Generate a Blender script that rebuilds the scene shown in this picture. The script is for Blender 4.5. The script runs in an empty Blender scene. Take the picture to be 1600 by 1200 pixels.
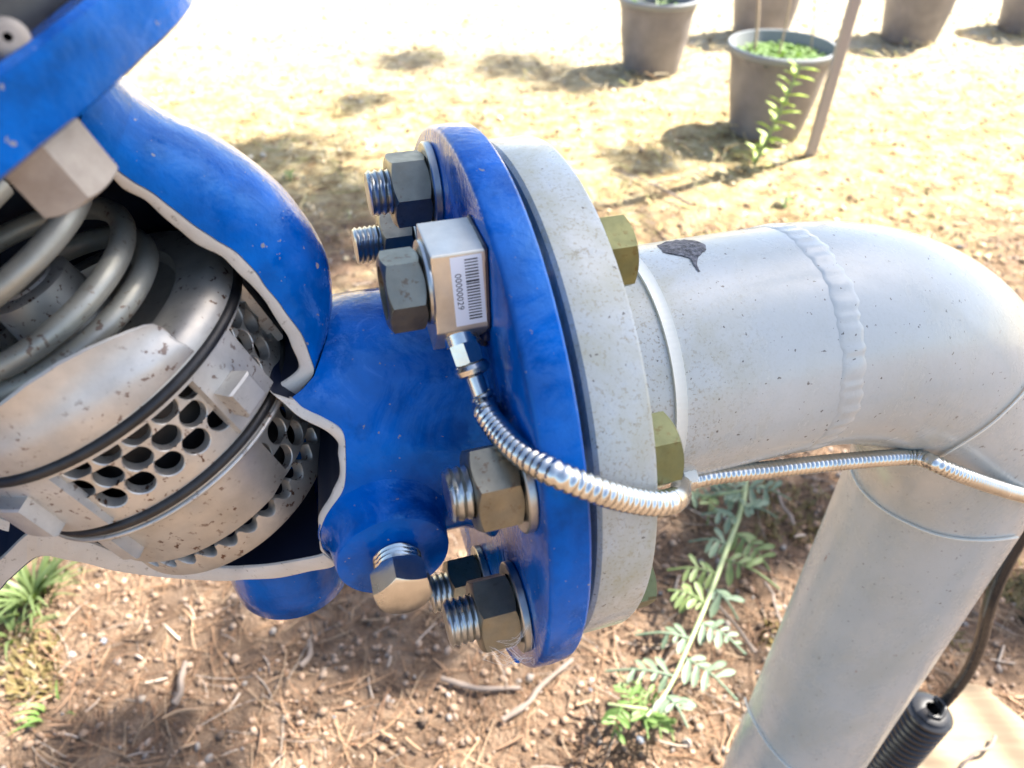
import bpy, bmesh, math, random
import numpy as np
from mathutils import Vector, Matrix, noise as mnoise
R = math.radians
PI = math.pi
rng = random.Random(11)
nrg = np.random.default_rng(5)
sc = bpy.context.scene
COL = sc.collection

# ------------------------------------------------------------------ camera
H = 0.85                                   # camera height over the ground
FPX = 1202.0
def _cam_axes():
    d = np.array([782.2 - 800, 2057.6 - 600, FPX]); d /= np.linalg.norm(d)
    z = np.array([0, 0, 1.0]); up = -d
    fw = z - (z @ up) * up; fw /= np.linalg.norm(fw)
    rt = np.cross(d, fw)
    if rt[0] < 0: rt = -rt
    return np.stack([rt, fw, up], 1)       # world -> camera (x right, y down, z forward)
MC = _cam_axes()
CAMP = np.array([0, 0, H])
cd = bpy.data.cameras.new('camera'); cam = bpy.data.objects.new('camera', cd); COL.objects.link(cam)
cd.sensor_width = 36; cd.lens = 36 * FPX / 1600
cd.clip_start = 0.01; cd.clip_end = 500
m = Matrix.Identity(4)
for i in range(3):
    m[i][0] = MC[0][i]; m[i][1] = -MC[1][i]; m[i][2] = -MC[2][i]; m[i][3] = CAMP[i]
cam.matrix_world = m
cd.dof.use_dof = True; cd.dof.focus_distance = 0.285; cd.dof.aperture_fstop = 14.0
sc.camera = cam

# ------------------------------------------------------------------ sky, sun, exposure
SUN_EL, SUN_AZ = R(52), math.atan2(0.85, 0.45)        # azimuth from +Y towards +X
SUND = np.array([math.sin(SUN_AZ) * math.cos(SUN_EL), math.cos(SUN_AZ) * math.cos(SUN_EL), math.sin(SUN_EL)])
w = bpy.data.worlds.new('World'); sc.world = w; w.use_nodes = True
nt = w.node_tree; bg = nt.nodes['Background']
sky = nt.nodes.new('ShaderNodeTexSky'); sky.sky_type = 'NISHITA'; sky.sun_disc = False
sky.sun_elevation = SUN_EL; sky.sun_rotation = SUN_AZ; sky.dust_density = 2.0; sky.air_density = 1.0
nt.links.new(sky.outputs[0], bg.inputs[0]); bg.inputs[1].default_value = 0.075
sl = bpy.data.lights.new('sun', 'SUN'); sl.energy = 5.0; sl.angle = R(0.53); sl.color = (1, 0.94, 0.85)
so = bpy.data.objects.new('sun', sl); COL.objects.link(so)
so.rotation_euler = Vector(-SUND).to_track_quat('-Z', 'Y').to_euler()
so.location = (3, 2, 6)
vs = sc.view_settings; vs.view_transform = 'Standard'; vs.look = 'None'; vs.gamma = 1; vs.exposure = 2.4; vs.use_curve_mapping = False

# ------------------------------------------------------------------ frames measured on the photograph
CF = np.array([-0.0188, 0.2237, H - 0.1925])          # centre of the blue flange's left face
AX = np.array([math.cos(.3078), math.sin(.3078), 0])  # pipe axis, to the right
NH = np.array([AX[1], -AX[0], 0])                     # horizontal, towards the viewer
UP = np.array([0, 0, 1.0])
def P(s, d, z): return CF + AX * s + NH * d + UP * z
OV = P(-.0954, 0, 0); BE = 1.1889
VX = math.cos(BE) * AX - math.sin(BE) * UP            # valve axis, downwards
E1 = NH; E2 = math.sin(BE) * AX + math.cos(BE) * UP
def VP(th, s, r): return OV + VX * s + r * (math.cos(th) * E1 + math.sin(th) * E2)
def ray(px, py):
    r = MC.T @ np.array([(px - 800) / FPX, (py - 600) / FPX, 1.0]); return r / np.linalg.norm(r)
def on_d(px, py, d):
    r = ray(px, py); return CAMP + r * (((CF + NH * d - CAMP) @ NH) / (r @ NH))
def on_z(px, py, z=0.0):
    r = ray(px, py); return CAMP + r * ((z - H) / r[2])
def on_cyl(px, py, rad, o=CF, ax=AX):
    r = ray(px, py); q = CAMP - o
    dp = r - ax * (r @ ax); op = q - ax * (q @ ax)
    a, b, c = dp @ dp, 2 * dp @ op, op @ op - rad * rad
    D = b * b - 4 * a * c
    t = (-b - math.sqrt(max(D, 0))) / (2 * a)
    return CAMP + r * t
PIPE_R, ELB_S, ELB_R = .0481, .1375, .139
def pipe_sdf(p):
    q = p - CF; s, d, z = q @ AX, q @ NH, q[2]
    v = []
    if s <= ELB_S: v.append(math.hypot(d, z))
    if z <= -ELB_R: v.append(math.hypot(s - ELB_S - ELB_R, d))
    if s >= ELB_S and z >= -ELB_R:
        v.append(math.hypot(math.hypot(s - ELB_S, z + ELB_R) - ELB_R, d))
    return min(v or [1]) - PIPE_R
def on_pipe(px, py, off=0.0):
    r = ray(px, py); t = .15; best = (9, None)
    for k in range(120):
        p = CAMP + r * t; s = pipe_sdf(p) - off
        if abs(s) < best[0]: best = (abs(s), p)
        if abs(s) < 1e-5: break
        t += s * .8
        if t > 1.2: break
    return best[1]

# ------------------------------------------------------------------ materials
def mat(name, base, rough=.5, metal=0.0, spec=.5, coat=0.0):
    m = bpy.data.materials.new(name); m.use_nodes = True
    b = m.node_tree.nodes['Principled BSDF']
    b.inputs['Base Color'].default_value = (*base, 1); b.inputs['Roughness'].default_value = rough
    b.inputs['Metallic'].default_value = metal; b.inputs['Specular IOR Level'].default_value = spec
    b.inputs['Coat Weight'].default_value = coat; b.inputs['Coat Roughness'].default_value = .12
    return m
class NT:
    def __init__(s, m):
        s.t = m.node_tree; s.b = s.t.nodes['Principled BSDF']; s.tc = s.t.nodes.new('ShaderNodeTexCoord')
    def noise(s, scale, detail=3, rough=.55, stretch=None, dist=0.0):
        n = s.t.nodes.new('ShaderNodeTexNoise'); n.inputs['Scale'].default_value = scale
        n.inputs['Detail'].default_value = detail; n.inputs['Roughness'].default_value = rough; n.inputs['Distortion'].default_value = dist
        src = s.tc.outputs['Object']
        if stretch is not None:
            mp = s.t.nodes.new('ShaderNodeMapping'); mp.inputs['Scale'].default_value = stretch
            s.t.links.new(src, mp.inputs[0]); src = mp.outputs[0]
        s.t.links.new(src, n.inputs['Vector']); return n.outputs['Fac']
    def voro(s, scale):
        n = s.t.nodes.new('ShaderNodeTexVoronoi'); n.inputs['Scale'].default_value = scale
        s.t.links.new(s.tc.outputs['Object'], n.inputs['Vector']); return n.outputs['Distance']
    def ramp(s, fac, stops):
        r = s.t.nodes.new('ShaderNodeValToRGB'); e = r.color_ramp.elements
        while len(e) < len(stops): e.new(.5)
        for k, (p, c) in enumerate(stops):
            e[k].position = p; e[k].color = (*c, 1) if isinstance(c, tuple) else (c, c, c, 1)
        s.t.links.new(fac, r.inputs[0]); return r.outputs[0]
    def mul(s, a, b, op='MULTIPLY'):
        n = s.t.nodes.new('ShaderNodeMath'); n.operation = op; n.use_clamp = True
        for i, x in enumerate((a, b)):
            if isinstance(x, (int, float)): n.inputs[i].default_value = x
            else: s.t.links.new(x, n.inputs[i])
        return n.outputs[0]
    def mix(s, fac, a, b):
        n = s.t.nodes.new('ShaderNodeMix'); n.data_type = 'RGBA'
        for i, x in ((0, fac), (6, a), (7, b)):
            if isinstance(x, tuple): n.inputs[i].default_value = (*x, 1)
            elif isinstance(x, (int, float)): n.inputs[i].default_value = x
            else: s.t.links.new(x, n.inputs[i])
        return n.outputs[2]
    def color(s, c): s.t.links.new(c, s.b.inputs['Base Color'])
    def rough(s, c): s.t.links.new(c, s.b.inputs['Roughness'])
    def bump(s, h, strength, dist=.001):
        n = s.t.nodes.new('ShaderNodeBump'); n.inputs['Strength'].default_value = strength; n.inputs['Distance'].default_value = dist
        s.t.links.new(h, n.inputs['Height']); s.t.links.new(n.outputs[0], s.b.inputs['Normal'])

# glossy blue enamel on a casting, with dust, painted sky haze and a few chips
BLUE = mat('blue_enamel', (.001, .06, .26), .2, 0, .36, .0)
BLUE.node_tree.nodes['Principled BSDF'].inputs['Specular Tint'].default_value = (.16, .55, 1, 1)
n = NT(BLUE)
tone = n.ramp(n.noise(30, 5, .6), [(.32, (.0001, .036, .19)), (.68, (.0001, .115, .50))])
dust = n.mul(n.ramp(n.noise(52, 8, .78, (1, 1, .6), .8), [(.50, 0.0), (.58, 1.0)]), n.ramp(n.noise(15, 3), [(.50, 0.0), (.58, 1.0)]))
c = n.mix(n.mul(dust, .20), tone, (.14, .28, .62))
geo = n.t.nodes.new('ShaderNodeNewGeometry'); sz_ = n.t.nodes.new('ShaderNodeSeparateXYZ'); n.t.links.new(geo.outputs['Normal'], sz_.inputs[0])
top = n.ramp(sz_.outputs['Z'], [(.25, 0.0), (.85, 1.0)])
sky_haze = n.mul(n.ramp(n.noise(34, 8, .75, (1, 1, .7), .7), [(.46, 0.0), (.55, 1.0)]), n.mul(top, .17))  # sky sheen painted pale onto upward faces
c = n.mix(sky_haze, c, (.16, .36, .70))
grime = n.mul(n.ramp(n.noise(34, 6, .7), [(.56, 0.0), (.70, 1.0)]), .5)
c = n.mix(grime, c, (.004, .020, .085))
chip = n.ramp(n.noise(360, 3, .55), [(.70, 0.0), (.715, 1.0)])
c = n.mix(n.mul(chip, .85), c, (.28, .24, .19)); n.color(c)
n.rough(n.ramp(n.mul(dust, grime, 'ADD'), [(0, .09), (1, .5)]))
n.bump(n.mul(n.mul(n.noise(60, 6, .62), .8), n.mul(n.noise(420, 3, .5), .18), 'ADD'), .42, .002)
INNER = mat('inner_paint_shade_dark', (.003, .007, .022), .5)  # blue interior coloured near black for the unlit chamber
# pale grey pipe paint with dirt freckles
GREY = mat('pale_grey_paint', (.45, .47, .45), .35, 0, .45, .15)
n = NT(GREY)
tone = n.ramp(n.noise(16, 6, .6), [(.3, (.395, .425, .415)), (.7, (.475, .495, .475))])
vm = n.t.nodes.new('ShaderNodeVectorMath'); vm.operation = 'DOT_PRODUCT'; vm.inputs[1].default_value = (float(AX[0]), float(AX[1]), 0.0)
n.t.links.new(n.tc.outputs['Object'], vm.inputs[0])
mr = n.t.nodes.new('ShaderNodeMapRange'); s0_ = float(CF @ AX); mr.inputs[1].default_value = s0_ + .13; mr.inputs[2].default_value = s0_ + .04
n.t.links.new(vm.outputs['Value'], mr.inputs[0])          # dirt gathers towards the flange joint
zone = n.ramp(n.mul(n.mul(mr.outputs[0], .42), n.mul(n.noise(13, 6, .68), .75), 'ADD'), [(.46, .16), (.66, 1.0)])
dots = n.ramp(n.noise(820, 3, .6), [(.56, 0.0), (.62, 1.0)])
c = n.mix(n.mul(n.mul(dots, zone), .42), tone, (.20, .155, .08))
film = n.mul(n.ramp(n.noise(15, 8, .74, (1, 1, .6), .4), [(.44, 0.0), (.60, 1.0)]), n.mul(n.mul(zone, .5), .12, 'ADD'))
c = n.mix(film, c, (.33, .31, .19))
smear = n.ramp(n.noise(130, 8, .82, (1, 1, .7), .5), [(.58, 0.0), (.68, 1.0)])
c = n.mix(n.mul(n.mul(smear, zone), .6), c, (.24, .19, .09))
dot2 = n.ramp(n.noise(460, 2, .5), [(.70, 0.0), (.73, 1.0)])
c = n.mix(n.mul(dot2, .8), c, (.06, .045, .035))
rust = n.ramp(n.noise(150, 3, .5), [(.735, 0.0), (.765, 1.0)])
c = n.mix(n.mul(rust, .8), c, (.17, .055, .02)); n.color(c)
n.rough(n.ramp(n.mul(n.mul(smear, zone), film, 'ADD'), [(0, .24), (1, .65)]))
n.bump(n.mul(n.mul(n.noise(60, 5, .6), .8), n.mul(n.noise(500, 3), .12), 'ADD'), .2, .0015)
CREAM = mat('cut_face_paint', (.60, .55, .47), .55)
n = NT(CREAM)
c = n.mix(n.ramp(n.noise(420, 5, .7), [(.60, 0.0), (.70, .8)]), n.ramp(n.noise(60, 4), [(.3, (.54, .50, .43)), (.7, (.64, .60, .53))]), (.16, .12, .07))
n.color(c); n.bump(n.noise(300, 5), .35, .0008)
def steel(name, base, r0, r1, rust=.0, metal=1.0, scale=60):
    m = mat(name, base, r0, metal); n = NT(m)
    t = n.ramp(n.noise(scale, 5, .65), [(.3, tuple(x * .72 for x in base)), (.7, base)])
    if rust:
        sp = n.mul(n.ramp(n.noise(430, 3, .55), [(.60, 0.0), (.66, 1.0)]), n.ramp(n.noise(40, 3), [(.44, 0.0), (.56, 1.0)]))
        t = n.mix(n.mul(sp, rust), t, (.10, .035, .012))
    n.color(t); n.rough(n.ramp(n.noise(scale * 1.6, 5), [(.3, r0), (.7, r1)])); n.bump(n.noise(500, 3), .12, .0004)
    return m
STEEL = steel('dull_stainless', (.60, .57, .505), .38, .60, .9, .75)
STEEL2 = steel('spring_steel', (.44, .43, .37), .40, .6, .7, .6)
CAST = steel('cast_stainless', (.62, .60, .55), .45, .65, .7, .7)
ZINC = steel('zinc_plated_steel', (.25, .24, .19), .30, .5, .5, .95, 120)
YZINC = steel('yellow_zinc_steel', (.19, .20, .10), .30, .5, .6, .95, 120)
THREAD = steel('thread_steel', (.50, .52, .51), .25, .4, .2)
BRIGHT = steel('bright_stainless', (.72, .71, .66), .16, .28, 0)
ALU = steel('milled_aluminium', (.72, .68, .58), .34, .5, 0)
NUTC = mat('dusty_coated_nut', (.50, .44, .36), .5); n = NT(NUTC)
n.color(n.ramp(n.noise(160, 5, .65), [(.3, (.27, .23, .19)), (.7, (.40, .355, .30))])); n.bump(n.noise(300, 4), .2, .0005)
RUBBER = mat('black_rubber', (.008, .008, .009), .45); n = NT(RUBBER)
n.color(n.ramp(n.noise(140, 5), [(.35, (.005, .005, .006)), (.75, (.028, .027, .025))]))
CABLE = mat('black_cable_sheath', (.016, .016, .017), .24)
NYLON = mat('natural_nylon', (.70, .70, .62), .3); NYLON.node_tree.nodes['Principled BSDF'].inputs['Subsurface Weight'].default_value = .0
PAPER = mat('white_label_paper', (.74, .77, .82), .4)
INK = mat('black_print', (.02, .02, .022), .6)
BITUMEN = mat('dark_bird_dropping', (.06, .06, .065), .8); n = NT(BITUMEN)
n.color(n.ramp(n.noise(420, 6, .75), [(.38, (.03, .03, .034)), (.62, (.19, .19, .21))])); n.bump(n.noise(500, 5, .7), .8, .0012)
GREENP = mat('pale_green_primer', (.36, .47, .29), .6)
WHITEP = mat('flaking_white_primer', (.62, .58, .50), .7)
WEB = mat('cobweb_silk', (.75, .75, .72), .6)
POT = mat('grey_brown_pot_plastic', (.17, .14, .13), .5); n = NT(POT)
n.color(n.ramp(n.noise(14, 4), [(.3, (.135, .120, .118)), (.7, (.22, .195, .188))]))
POTRIM = mat('pot_rim_plastic', (.20, .21, .21), .4)
SOIL = mat('potting_soil', (.05, .035, .022), .95)
WOODB = mat('weathered_wood', (.28, .22, .18), .8); n = NT(WOODB)
n.color(n.ramp(n.noise(30, 5, .6, (1, 1, .06)), [(.3, (.13, .10, .08)), (.7, (.24, .19, .155))])); n.bump(n.noise(60, 5, .6, (1, 1, .06)), .4, .003)
SLAB = mat('sawn_wood_slab', (.42, .30, .17), .75); n = NT(SLAB)
n.color(n.ramp(n.noise(24, 5, .65, (.12, 1, 1), 1.2), [(.3, (.15, .10, .055)), (.7, (.33, .24, .14))])); n.bump(n.noise(40, 5, .6, (.12, 1, 1)), .5, .003)
BARK = mat('bark', (.09, .065, .045), .9); n = NT(BARK); n.bump(n.noise(18, 5, .7, (1, 1, .25)), .9, .02)
def leafmat(name, c, trans=.35):
    m = mat(name, c, .5); b = m.node_tree.nodes['Principled BSDF']; t = m.node_tree
    tr = t.nodes.new('ShaderNodeBsdfTranslucent'); tr.inputs[0].default_value = (c[0] * 1.25, c[1] * 1.3, c[2] * .6, 1)
    mx = t.nodes.new('ShaderNodeMixShader'); mx.inputs[0].default_value = trans
    t.links.new(b.outputs[0], mx.inputs[1]); t.links.new(tr.outputs[0], mx.inputs[2]); t.links.new(mx.outputs[0], t.nodes['Material Output'].inputs[0])
    return m
LEAF_T = leafmat('tree_leaf', (.05, .09, .022))
LEAF_G = leafmat('fresh_green_leaf', (.14, .235, .06))
LEAF_B = leafmat('blue_green_leaf', (.17, .235, .155), .3)
LEAF_Y = leafmat('yellow_green_leaf', (.38, .50, .12), .4)
TUFT = leafmat('dusty_grass_blade', (.17, .23, .085), .3)
LEAF_S = leafmat('pale_green_stem', (.30, .36, .18), .2)
def tinted(name, rough=.8, stops=None):
    m = mat(name, (.3, .2, .1), rough); t = m.node_tree
    a = t.nodes.new('ShaderNodeAttribute'); a.attribute_name = 'tint'
    t.links.new(a.outputs['Color'], t.nodes['Principled BSDF'].inputs['Base Color']); return m
TINT = tinted('mixed_litter')
STALK = mat('dry_stalk', (.30, .23, .16), .8)

# ------------------------------------------------------------------ mesh helpers
class MB:
    def __init__(s): s.v = []; s.f = []; s.mi = []
    def add(s, vs, fs, mi=0):
        o = len(s.v); s.v += [tuple(map(float, p)) for p in vs]; s.f += [tuple(i + o for i in f) for f in fs]; s.mi += [mi] * len(fs); return s
    def grid(s, rows, close_u=False, close_v=False, mi=0):
        nr, nc = len(rows), len(rows[0]); vs = [p for r in rows for p in r]; fs = []
        for i in range(nr if close_u else nr - 1):
            for j in range(nc if close_v else nc - 1):
                i2, j2 = (i + 1) % nr, (j + 1) % nc
                fs.append((i * nc + j, i * nc + j2, i2 * nc + j2, i2 * nc + j))
        return s.add(vs, fs, mi)
    def fan(s, ring, c=None, mi=0):
        c = c if c is not None else np.mean(np.array(ring), 0); k = len(ring)
        return s.add(list(ring) + [c], [(i, (i + 1) % k, k) for i in range(k)], mi)
    def build(s, name, mats, parent=None, sharp=32, local=False, smooth=True):
        me = bpy.data.meshes.new(name); me.from_pydata(s.v, [], s.f)
        for mm in (mats if isinstance(mats, (list, tuple)) else [mats]): me.materials.append(mm)
        if any(s.mi): me.polygons.foreach_set('material_index', s.mi)
        bm = bmesh.new(); bm.from_mesh(me); bmesh.ops.remove_doubles(bm, verts=bm.verts, dist=1e-6)
        bmesh.ops.recalc_face_normals(bm, faces=bm.faces); bm.to_mesh(me); bm.free()
        if smooth:
            me.polygons.foreach_set('use_smooth', [True] * len(me.polygons)); me.set_sharp_from_angle(angle=R(sharp))
        o = bpy.data.objects.new(name, me); COL.objects.link(o)
        if parent is not None: attach(o, parent, local)
        return o
def attach(o, parent, local=False):
    o.parent = parent
    if not local: o.matrix_parent_inverse = world_of(parent).inverted()
def world_of(o):
    mw = o.matrix_basis.copy()
    if o.parent: mw = world_of(o.parent) @ o.matrix_parent_inverse @ mw
    return mw
def tag(o, label=None, cat=None, group=None, kind=None):
    for k, v in (('label', label), ('category', cat), ('group', group), ('kind', kind)):
        if v: o[k] = v
    return o
def thing(name, label, cat, loc=(0, 0, 0), group=None):
    o = bpy.data.objects.new(name, None); COL.objects.link(o); o.location = Vector([float(x) for x in loc]); o.empty_display_size = .02
    return tag(o, label, cat, group)
def frame(ax):
    ax = np.array(ax, float); ax /= np.linalg.norm(ax)
    h = UP if abs(ax[2]) < .9 else np.array([0, 1.0, 0])
    u = h - ax * (h @ ax); u /= np.linalg.norm(u); return ax, u, np.cross(ax, u)
def lathe(mb, prof, o, ax, nseg=64, cap0=False, cap1=False, rfun=None, mi=0):
    ax, u, v = frame(ax); rows = []
    for (s, r) in prof:
        row = []
        for k in range(nseg):
            t = 2 * PI * k / nseg; rr = r if rfun is None else rfun(s, r, t)
            row.append(o + ax * s + rr * (math.cos(t) * u + math.sin(t) * v))
        rows.append(row)
    mb.grid(rows, False, True, mi)
    if cap0: mb.fan(rows[0], o + np.array(frame(ax)[0]) * prof[0][0], mi)
    if cap1: mb.fan(rows[-1], o + np.array(frame(ax)[0]) * prof[-1][0], mi)
    return mb
def smooth_path(pts, n):
    pts = [np.array(p, float) for p in pts]; k = len(pts)
    L = [0]
    for i in range(1, k): L.append(L[-1] + np.linalg.norm(pts[i] - pts[i - 1]))
    out = []
    for q in range(n):
        t = L[-1] * q / (n - 1); i = 0
        while i < k - 2 and L[i + 1] < t: i += 1
        x = (t - L[i]) / (L[i + 1] - L[i] + 1e-12)
        p0, p1, p2, p3 = pts[max(i - 1, 0)], pts[i], pts[i + 1], pts[min(i + 2, k - 1)]
        out.append(.5 * (2 * p1 + (p2 - p0) * x + (2 * p0 - 5 * p1 + 4 * p2 - p3) * x * x + (3 * p1 - p0 - 3 * p2 + p3) * x ** 3))
    return out
def tube(mb, path, rad, ns=8, cap=True, mi=0, flat=1.0, ref=None):
    path = [np.array(p, float) for p in path]; k = len(path); rows = []; u = None
    for i in range(k):
        t = path[min(i + 1, k - 1)] - path[max(i - 1, 0)]; t /= np.linalg.norm(t) + 1e-12
        if u is None: u = frame(t)[1] if ref is None else ref - t * (ref @ t)
        u = u - t * (u @ t); u /= np.linalg.norm(u) + 1e-12; v = np.cross(t, u)
        r = rad[i] if hasattr(rad, '__len__') else rad
        rows.append([path[i] + r * (math.cos(2 * PI * j / ns) * u * flat + math.sin(2 * PI * j / ns) * v) for j in range(ns)])
    mb.grid(rows, False, True, mi)
    if cap: mb.fan(rows[0], path[0], mi); mb.fan(rows[-1], path[-1], mi)
    return mb
def hexprism(mb, o, ax, af, h, hole=0.0, ch0=True, ch1=True, rot=0.0, nseg=60, cham=1.0, mi=0):
    ax, u, v = frame(ax); rc = af / 2 * cham
    ring = lambda rf, sf: [o + ax * sf(t) + rf(t) * (math.cos(t + rot) * u + math.sin(t + rot) * v) for t in (2 * PI * k / nseg for k in range(nseg))]
    rh = lambda t: af / 2 / math.cos((t % (PI / 3)) - PI / 6)
    dz = lambda t: max(0, (rh(t) - rc)) * .6
    rows = []
    if hole: rows.append(ring(lambda t: hole, lambda t: h * .5))
    rows.append(ring(lambda t: max(hole, 1e-5), lambda t: 0))
    rows.append(ring(lambda t: min(rc, rh(t)) if ch0 else rh(t), lambda t: 0))
    if ch0: rows.append(ring(rh, dz))
    if ch1: rows.append(ring(rh, lambda t: h - dz(t)))
    rows.append(ring(lambda t: min(rc, rh(t)) if ch1 else rh(t), lambda t: h))
    rows.append(ring(lambda t: max(hole, 1e-5), lambda t: h))
    if hole: rows.append(ring(lambda t: hole, lambda t: h * .5))
    return mb.grid(rows, False, True, mi)
def thread(mb, o, ax, r, L, pitch=.002, depth=.0011, ns=28, mi=0):
    ax, u, v = frame(ax); rows = []; n = max(2, int(L / pitch)); steps = n * 4
    for i in range(steps + 1):
        row = []
        for j in range(ns):
            t = 2 * PI * j / ns; ph = (i / 4 + j / ns) % 1.0
            rr = r - depth * (abs(ph - .5) * 2)
            if i == 0 or i == steps: rr = r - depth
            row.append(o + ax * (L * i / steps) + rr * (math.cos(t) * u + math.sin(t) * v))
        rows.append(row)
    mb.grid(rows, False, True, mi); mb.fan(rows[0], o, mi); mb.fan(rows[-1], o + ax * L, mi)
    return mb
def nz(p, sc_): return mnoise.noise(Vector([float(x) * sc_ for x in p]))

# ================================================================== GROUND
def ground_mesh():
    def axis(lo, hi, st, far):
        a = list(np.arange(lo, hi + 1e-6, st)); g = st; x = hi
        while x < far: g *= 1.45; x += g; a.append(x)
        g = st; x = lo
        while x > -far: g *= 1.45; x -= g; a.insert(0, x)
        return a
    xs, ys = axis(-2.8, 2.8, .03, 160), axis(-.3, 4.6, .03, 160)
    vs = []
    for y in ys:
        for x in xs:
            z = .0
            if abs(x) < 6 and -3 < y < 8:
                z = .010 * mnoise.noise((x * 3.1, y * 3.1, .3)) + .007 * mnoise.noise((x * 11, y * 11, 2.2)) + .004 * mnoise.noise((x * 31, y * 31, 5))
            vs.append((x, y, z))
    nx = len(xs); fs = [(j * nx + i, j * nx + i + 1, (j + 1) * nx + i + 1, (j + 1) * nx + i) for j in range(len(ys) - 1) for i in range(nx - 1)]
    me = bpy.data.meshes.new('ground'); me.from_pydata(vs, [], fs); me.polygons.foreach_set('use_smooth', [True] * len(fs))
    return me
GROUND = mat('mulch_soil_and_dry_moss', (.25, .17, .1), .95, 0, .2); n = NT(GROUND)
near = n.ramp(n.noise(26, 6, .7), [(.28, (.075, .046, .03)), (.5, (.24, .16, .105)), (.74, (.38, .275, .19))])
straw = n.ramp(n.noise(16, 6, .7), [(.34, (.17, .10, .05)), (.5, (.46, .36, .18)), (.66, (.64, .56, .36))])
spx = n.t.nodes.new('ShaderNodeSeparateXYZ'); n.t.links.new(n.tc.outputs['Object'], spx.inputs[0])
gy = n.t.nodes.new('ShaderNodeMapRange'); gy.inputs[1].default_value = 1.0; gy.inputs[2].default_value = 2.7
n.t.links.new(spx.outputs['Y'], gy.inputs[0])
bl = n.ramp(n.mul(n.mul(gy.outputs[0], .75), n.mul(n.noise(4, 5, .65, (.55, 1.3, 1)), .9), 'ADD'), [(.60, 0.0), (.84, 1.0)])  # soil breaking through the straw also paints in branch-shadow streaks
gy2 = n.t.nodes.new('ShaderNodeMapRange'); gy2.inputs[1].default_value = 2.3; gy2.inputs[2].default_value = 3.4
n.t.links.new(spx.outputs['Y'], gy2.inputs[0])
pale = n.ramp(n.noise(9, 6, .7), [(.3, (.48, .38, .22)), (.6, (.70, .62, .46))])  # paler far ground, sun glare put into the colour
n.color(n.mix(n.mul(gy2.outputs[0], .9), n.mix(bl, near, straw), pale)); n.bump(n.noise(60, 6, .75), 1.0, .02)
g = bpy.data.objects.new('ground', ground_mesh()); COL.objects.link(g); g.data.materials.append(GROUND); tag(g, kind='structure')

# ================================================================== GREY PIPE WITH FLANGE
pipe = thing('flanged_pipe', 'pale grey painted steel pipe with flange, welded elbow and leg down to the ground', 'pipe', P(ELB_S + ELB_R, 0, 0) * np.array([1, 1, 0]))
WR, WS0, WS1 = .0936, .0172, .0362
mb = MB()
lathe(mb, [(WS0, .03), (WS0, WR - .0012), (WS0 + .0012, WR), (WS1 - .0016, WR), (WS1 - .0005, WR - .0006), (WS1, WR - .002), (WS1, .046)], CF, AX, 160)
mb.build('pipe_flange', GREY, pipe)
mb = MB()
lathe(mb, [(.030, PIPE_R), (.05, PIPE_R), (.08, PIPE_R), (.11, PIPE_R), (ELB_S - .003, PIPE_R)], CF, AX, 96)
mb.build('pipe_run', GREY, pipe)
rows = []
for i in range(41):
    ph = PI / 2 * i / 40
    cen = P(ELB_S + ELB_R * math.sin(ph), 0, -ELB_R * (1 - math.cos(ph))); nn = AX * math.sin(ph) + UP * math.cos(ph)
    rows.append([cen + PIPE_R * (math.cos(t) * nn + math.sin(t) * NH) for t in (2 * PI * k / 96 for k in range(96))])
MB().grid(rows, False, True).build('elbow', GREY, pipe)
mb = MB(); LEGC = P(ELB_S + ELB_R, 0, 0)
lathe(mb, [(ELB_R, PIPE_R), (.3, PIPE_R), (.5, PIPE_R), (LEGC[2] + .06, PIPE_R)], LEGC, -UP, 96)
mb.build('leg', GREY, pipe)
def weld(o, ax, rad, halfw, hgt, seed):
    ax, u, v = frame(ax); rows = []
    for k in range(360):
        t = 2 * PI * k / 360; row = []
        ww = halfw * (1 + .22 * mnoise.noise((k * .07, seed, 0))); sh = .0014 * mnoise.noise((k * .05, seed + 4, 1))
        rip = .5 + .5 * math.cos(k * 2 * PI / 7.5 + 3.0 * mnoise.noise((k * .09, seed, 3)))
        for j in range(9):
            x = -1 + j / 4
            h = hgt * (1 - x * x) * (.5 + .5 * rip) - (.0006 if abs(x) == 1 else 0)
            row.append(o + ax * (x * ww + sh + .0012 * x * x * (rip - .5)) + (rad + h) * (math.cos(t) * u + math.sin(t) * v))
        rows.append(row)
    return MB().grid(rows, True, False)
weld(P(ELB_S, 0, 0), AX, PIPE_R, .0062, .0007, 1).build('weld_seam', GREY, pipe, 60)
weld(P(WS1 + .001, 0, 0), AX, PIPE_R, .004, .002, 9).build('weld_seam', GREY, pipe, 60)
def decal(pts_px, off, name, material, parent, n=5):
    # thin flake lying on the pipe
    c = np.mean(pts_px, 0); rows = []
    k = len(pts_px)
    for q in range(n + 1):
        f = q / n
        rows.append([on_pipe(*(c + (np.array(p) - c) * f), off * (1 if q < n else .2)) for p in pts_px])
    return MB().grid(rows, False, True).build(name, material, parent, 60)
out = [(1026, 384), (1040, 378), (1058, 376), (1075, 374), (1090, 377), (1103, 382), (1104, 390), (1096, 397), (1089, 404), (1090, 416), (1094, 424), (1091, 426), (1085, 413), (1078, 404), (1066, 401), (1050, 398), (1036, 394)]
out = [(x + 3 * mnoise.noise((x * .31, y * .31, 0)) , y + 3 * mnoise.noise((x * .3, y * .3, 7))) for k in range(len(out)) for (x, y) in [((out[k][0] * (1 - f) + out[(k + 1) % len(out)][0] * f), (out[k][1] * (1 - f) + out[(k + 1) % len(out)][1] * f)) for f in (0, .33, .66)]]
decal(out, .0004, 'dark_stain', BITUMEN, pipe)
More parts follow.
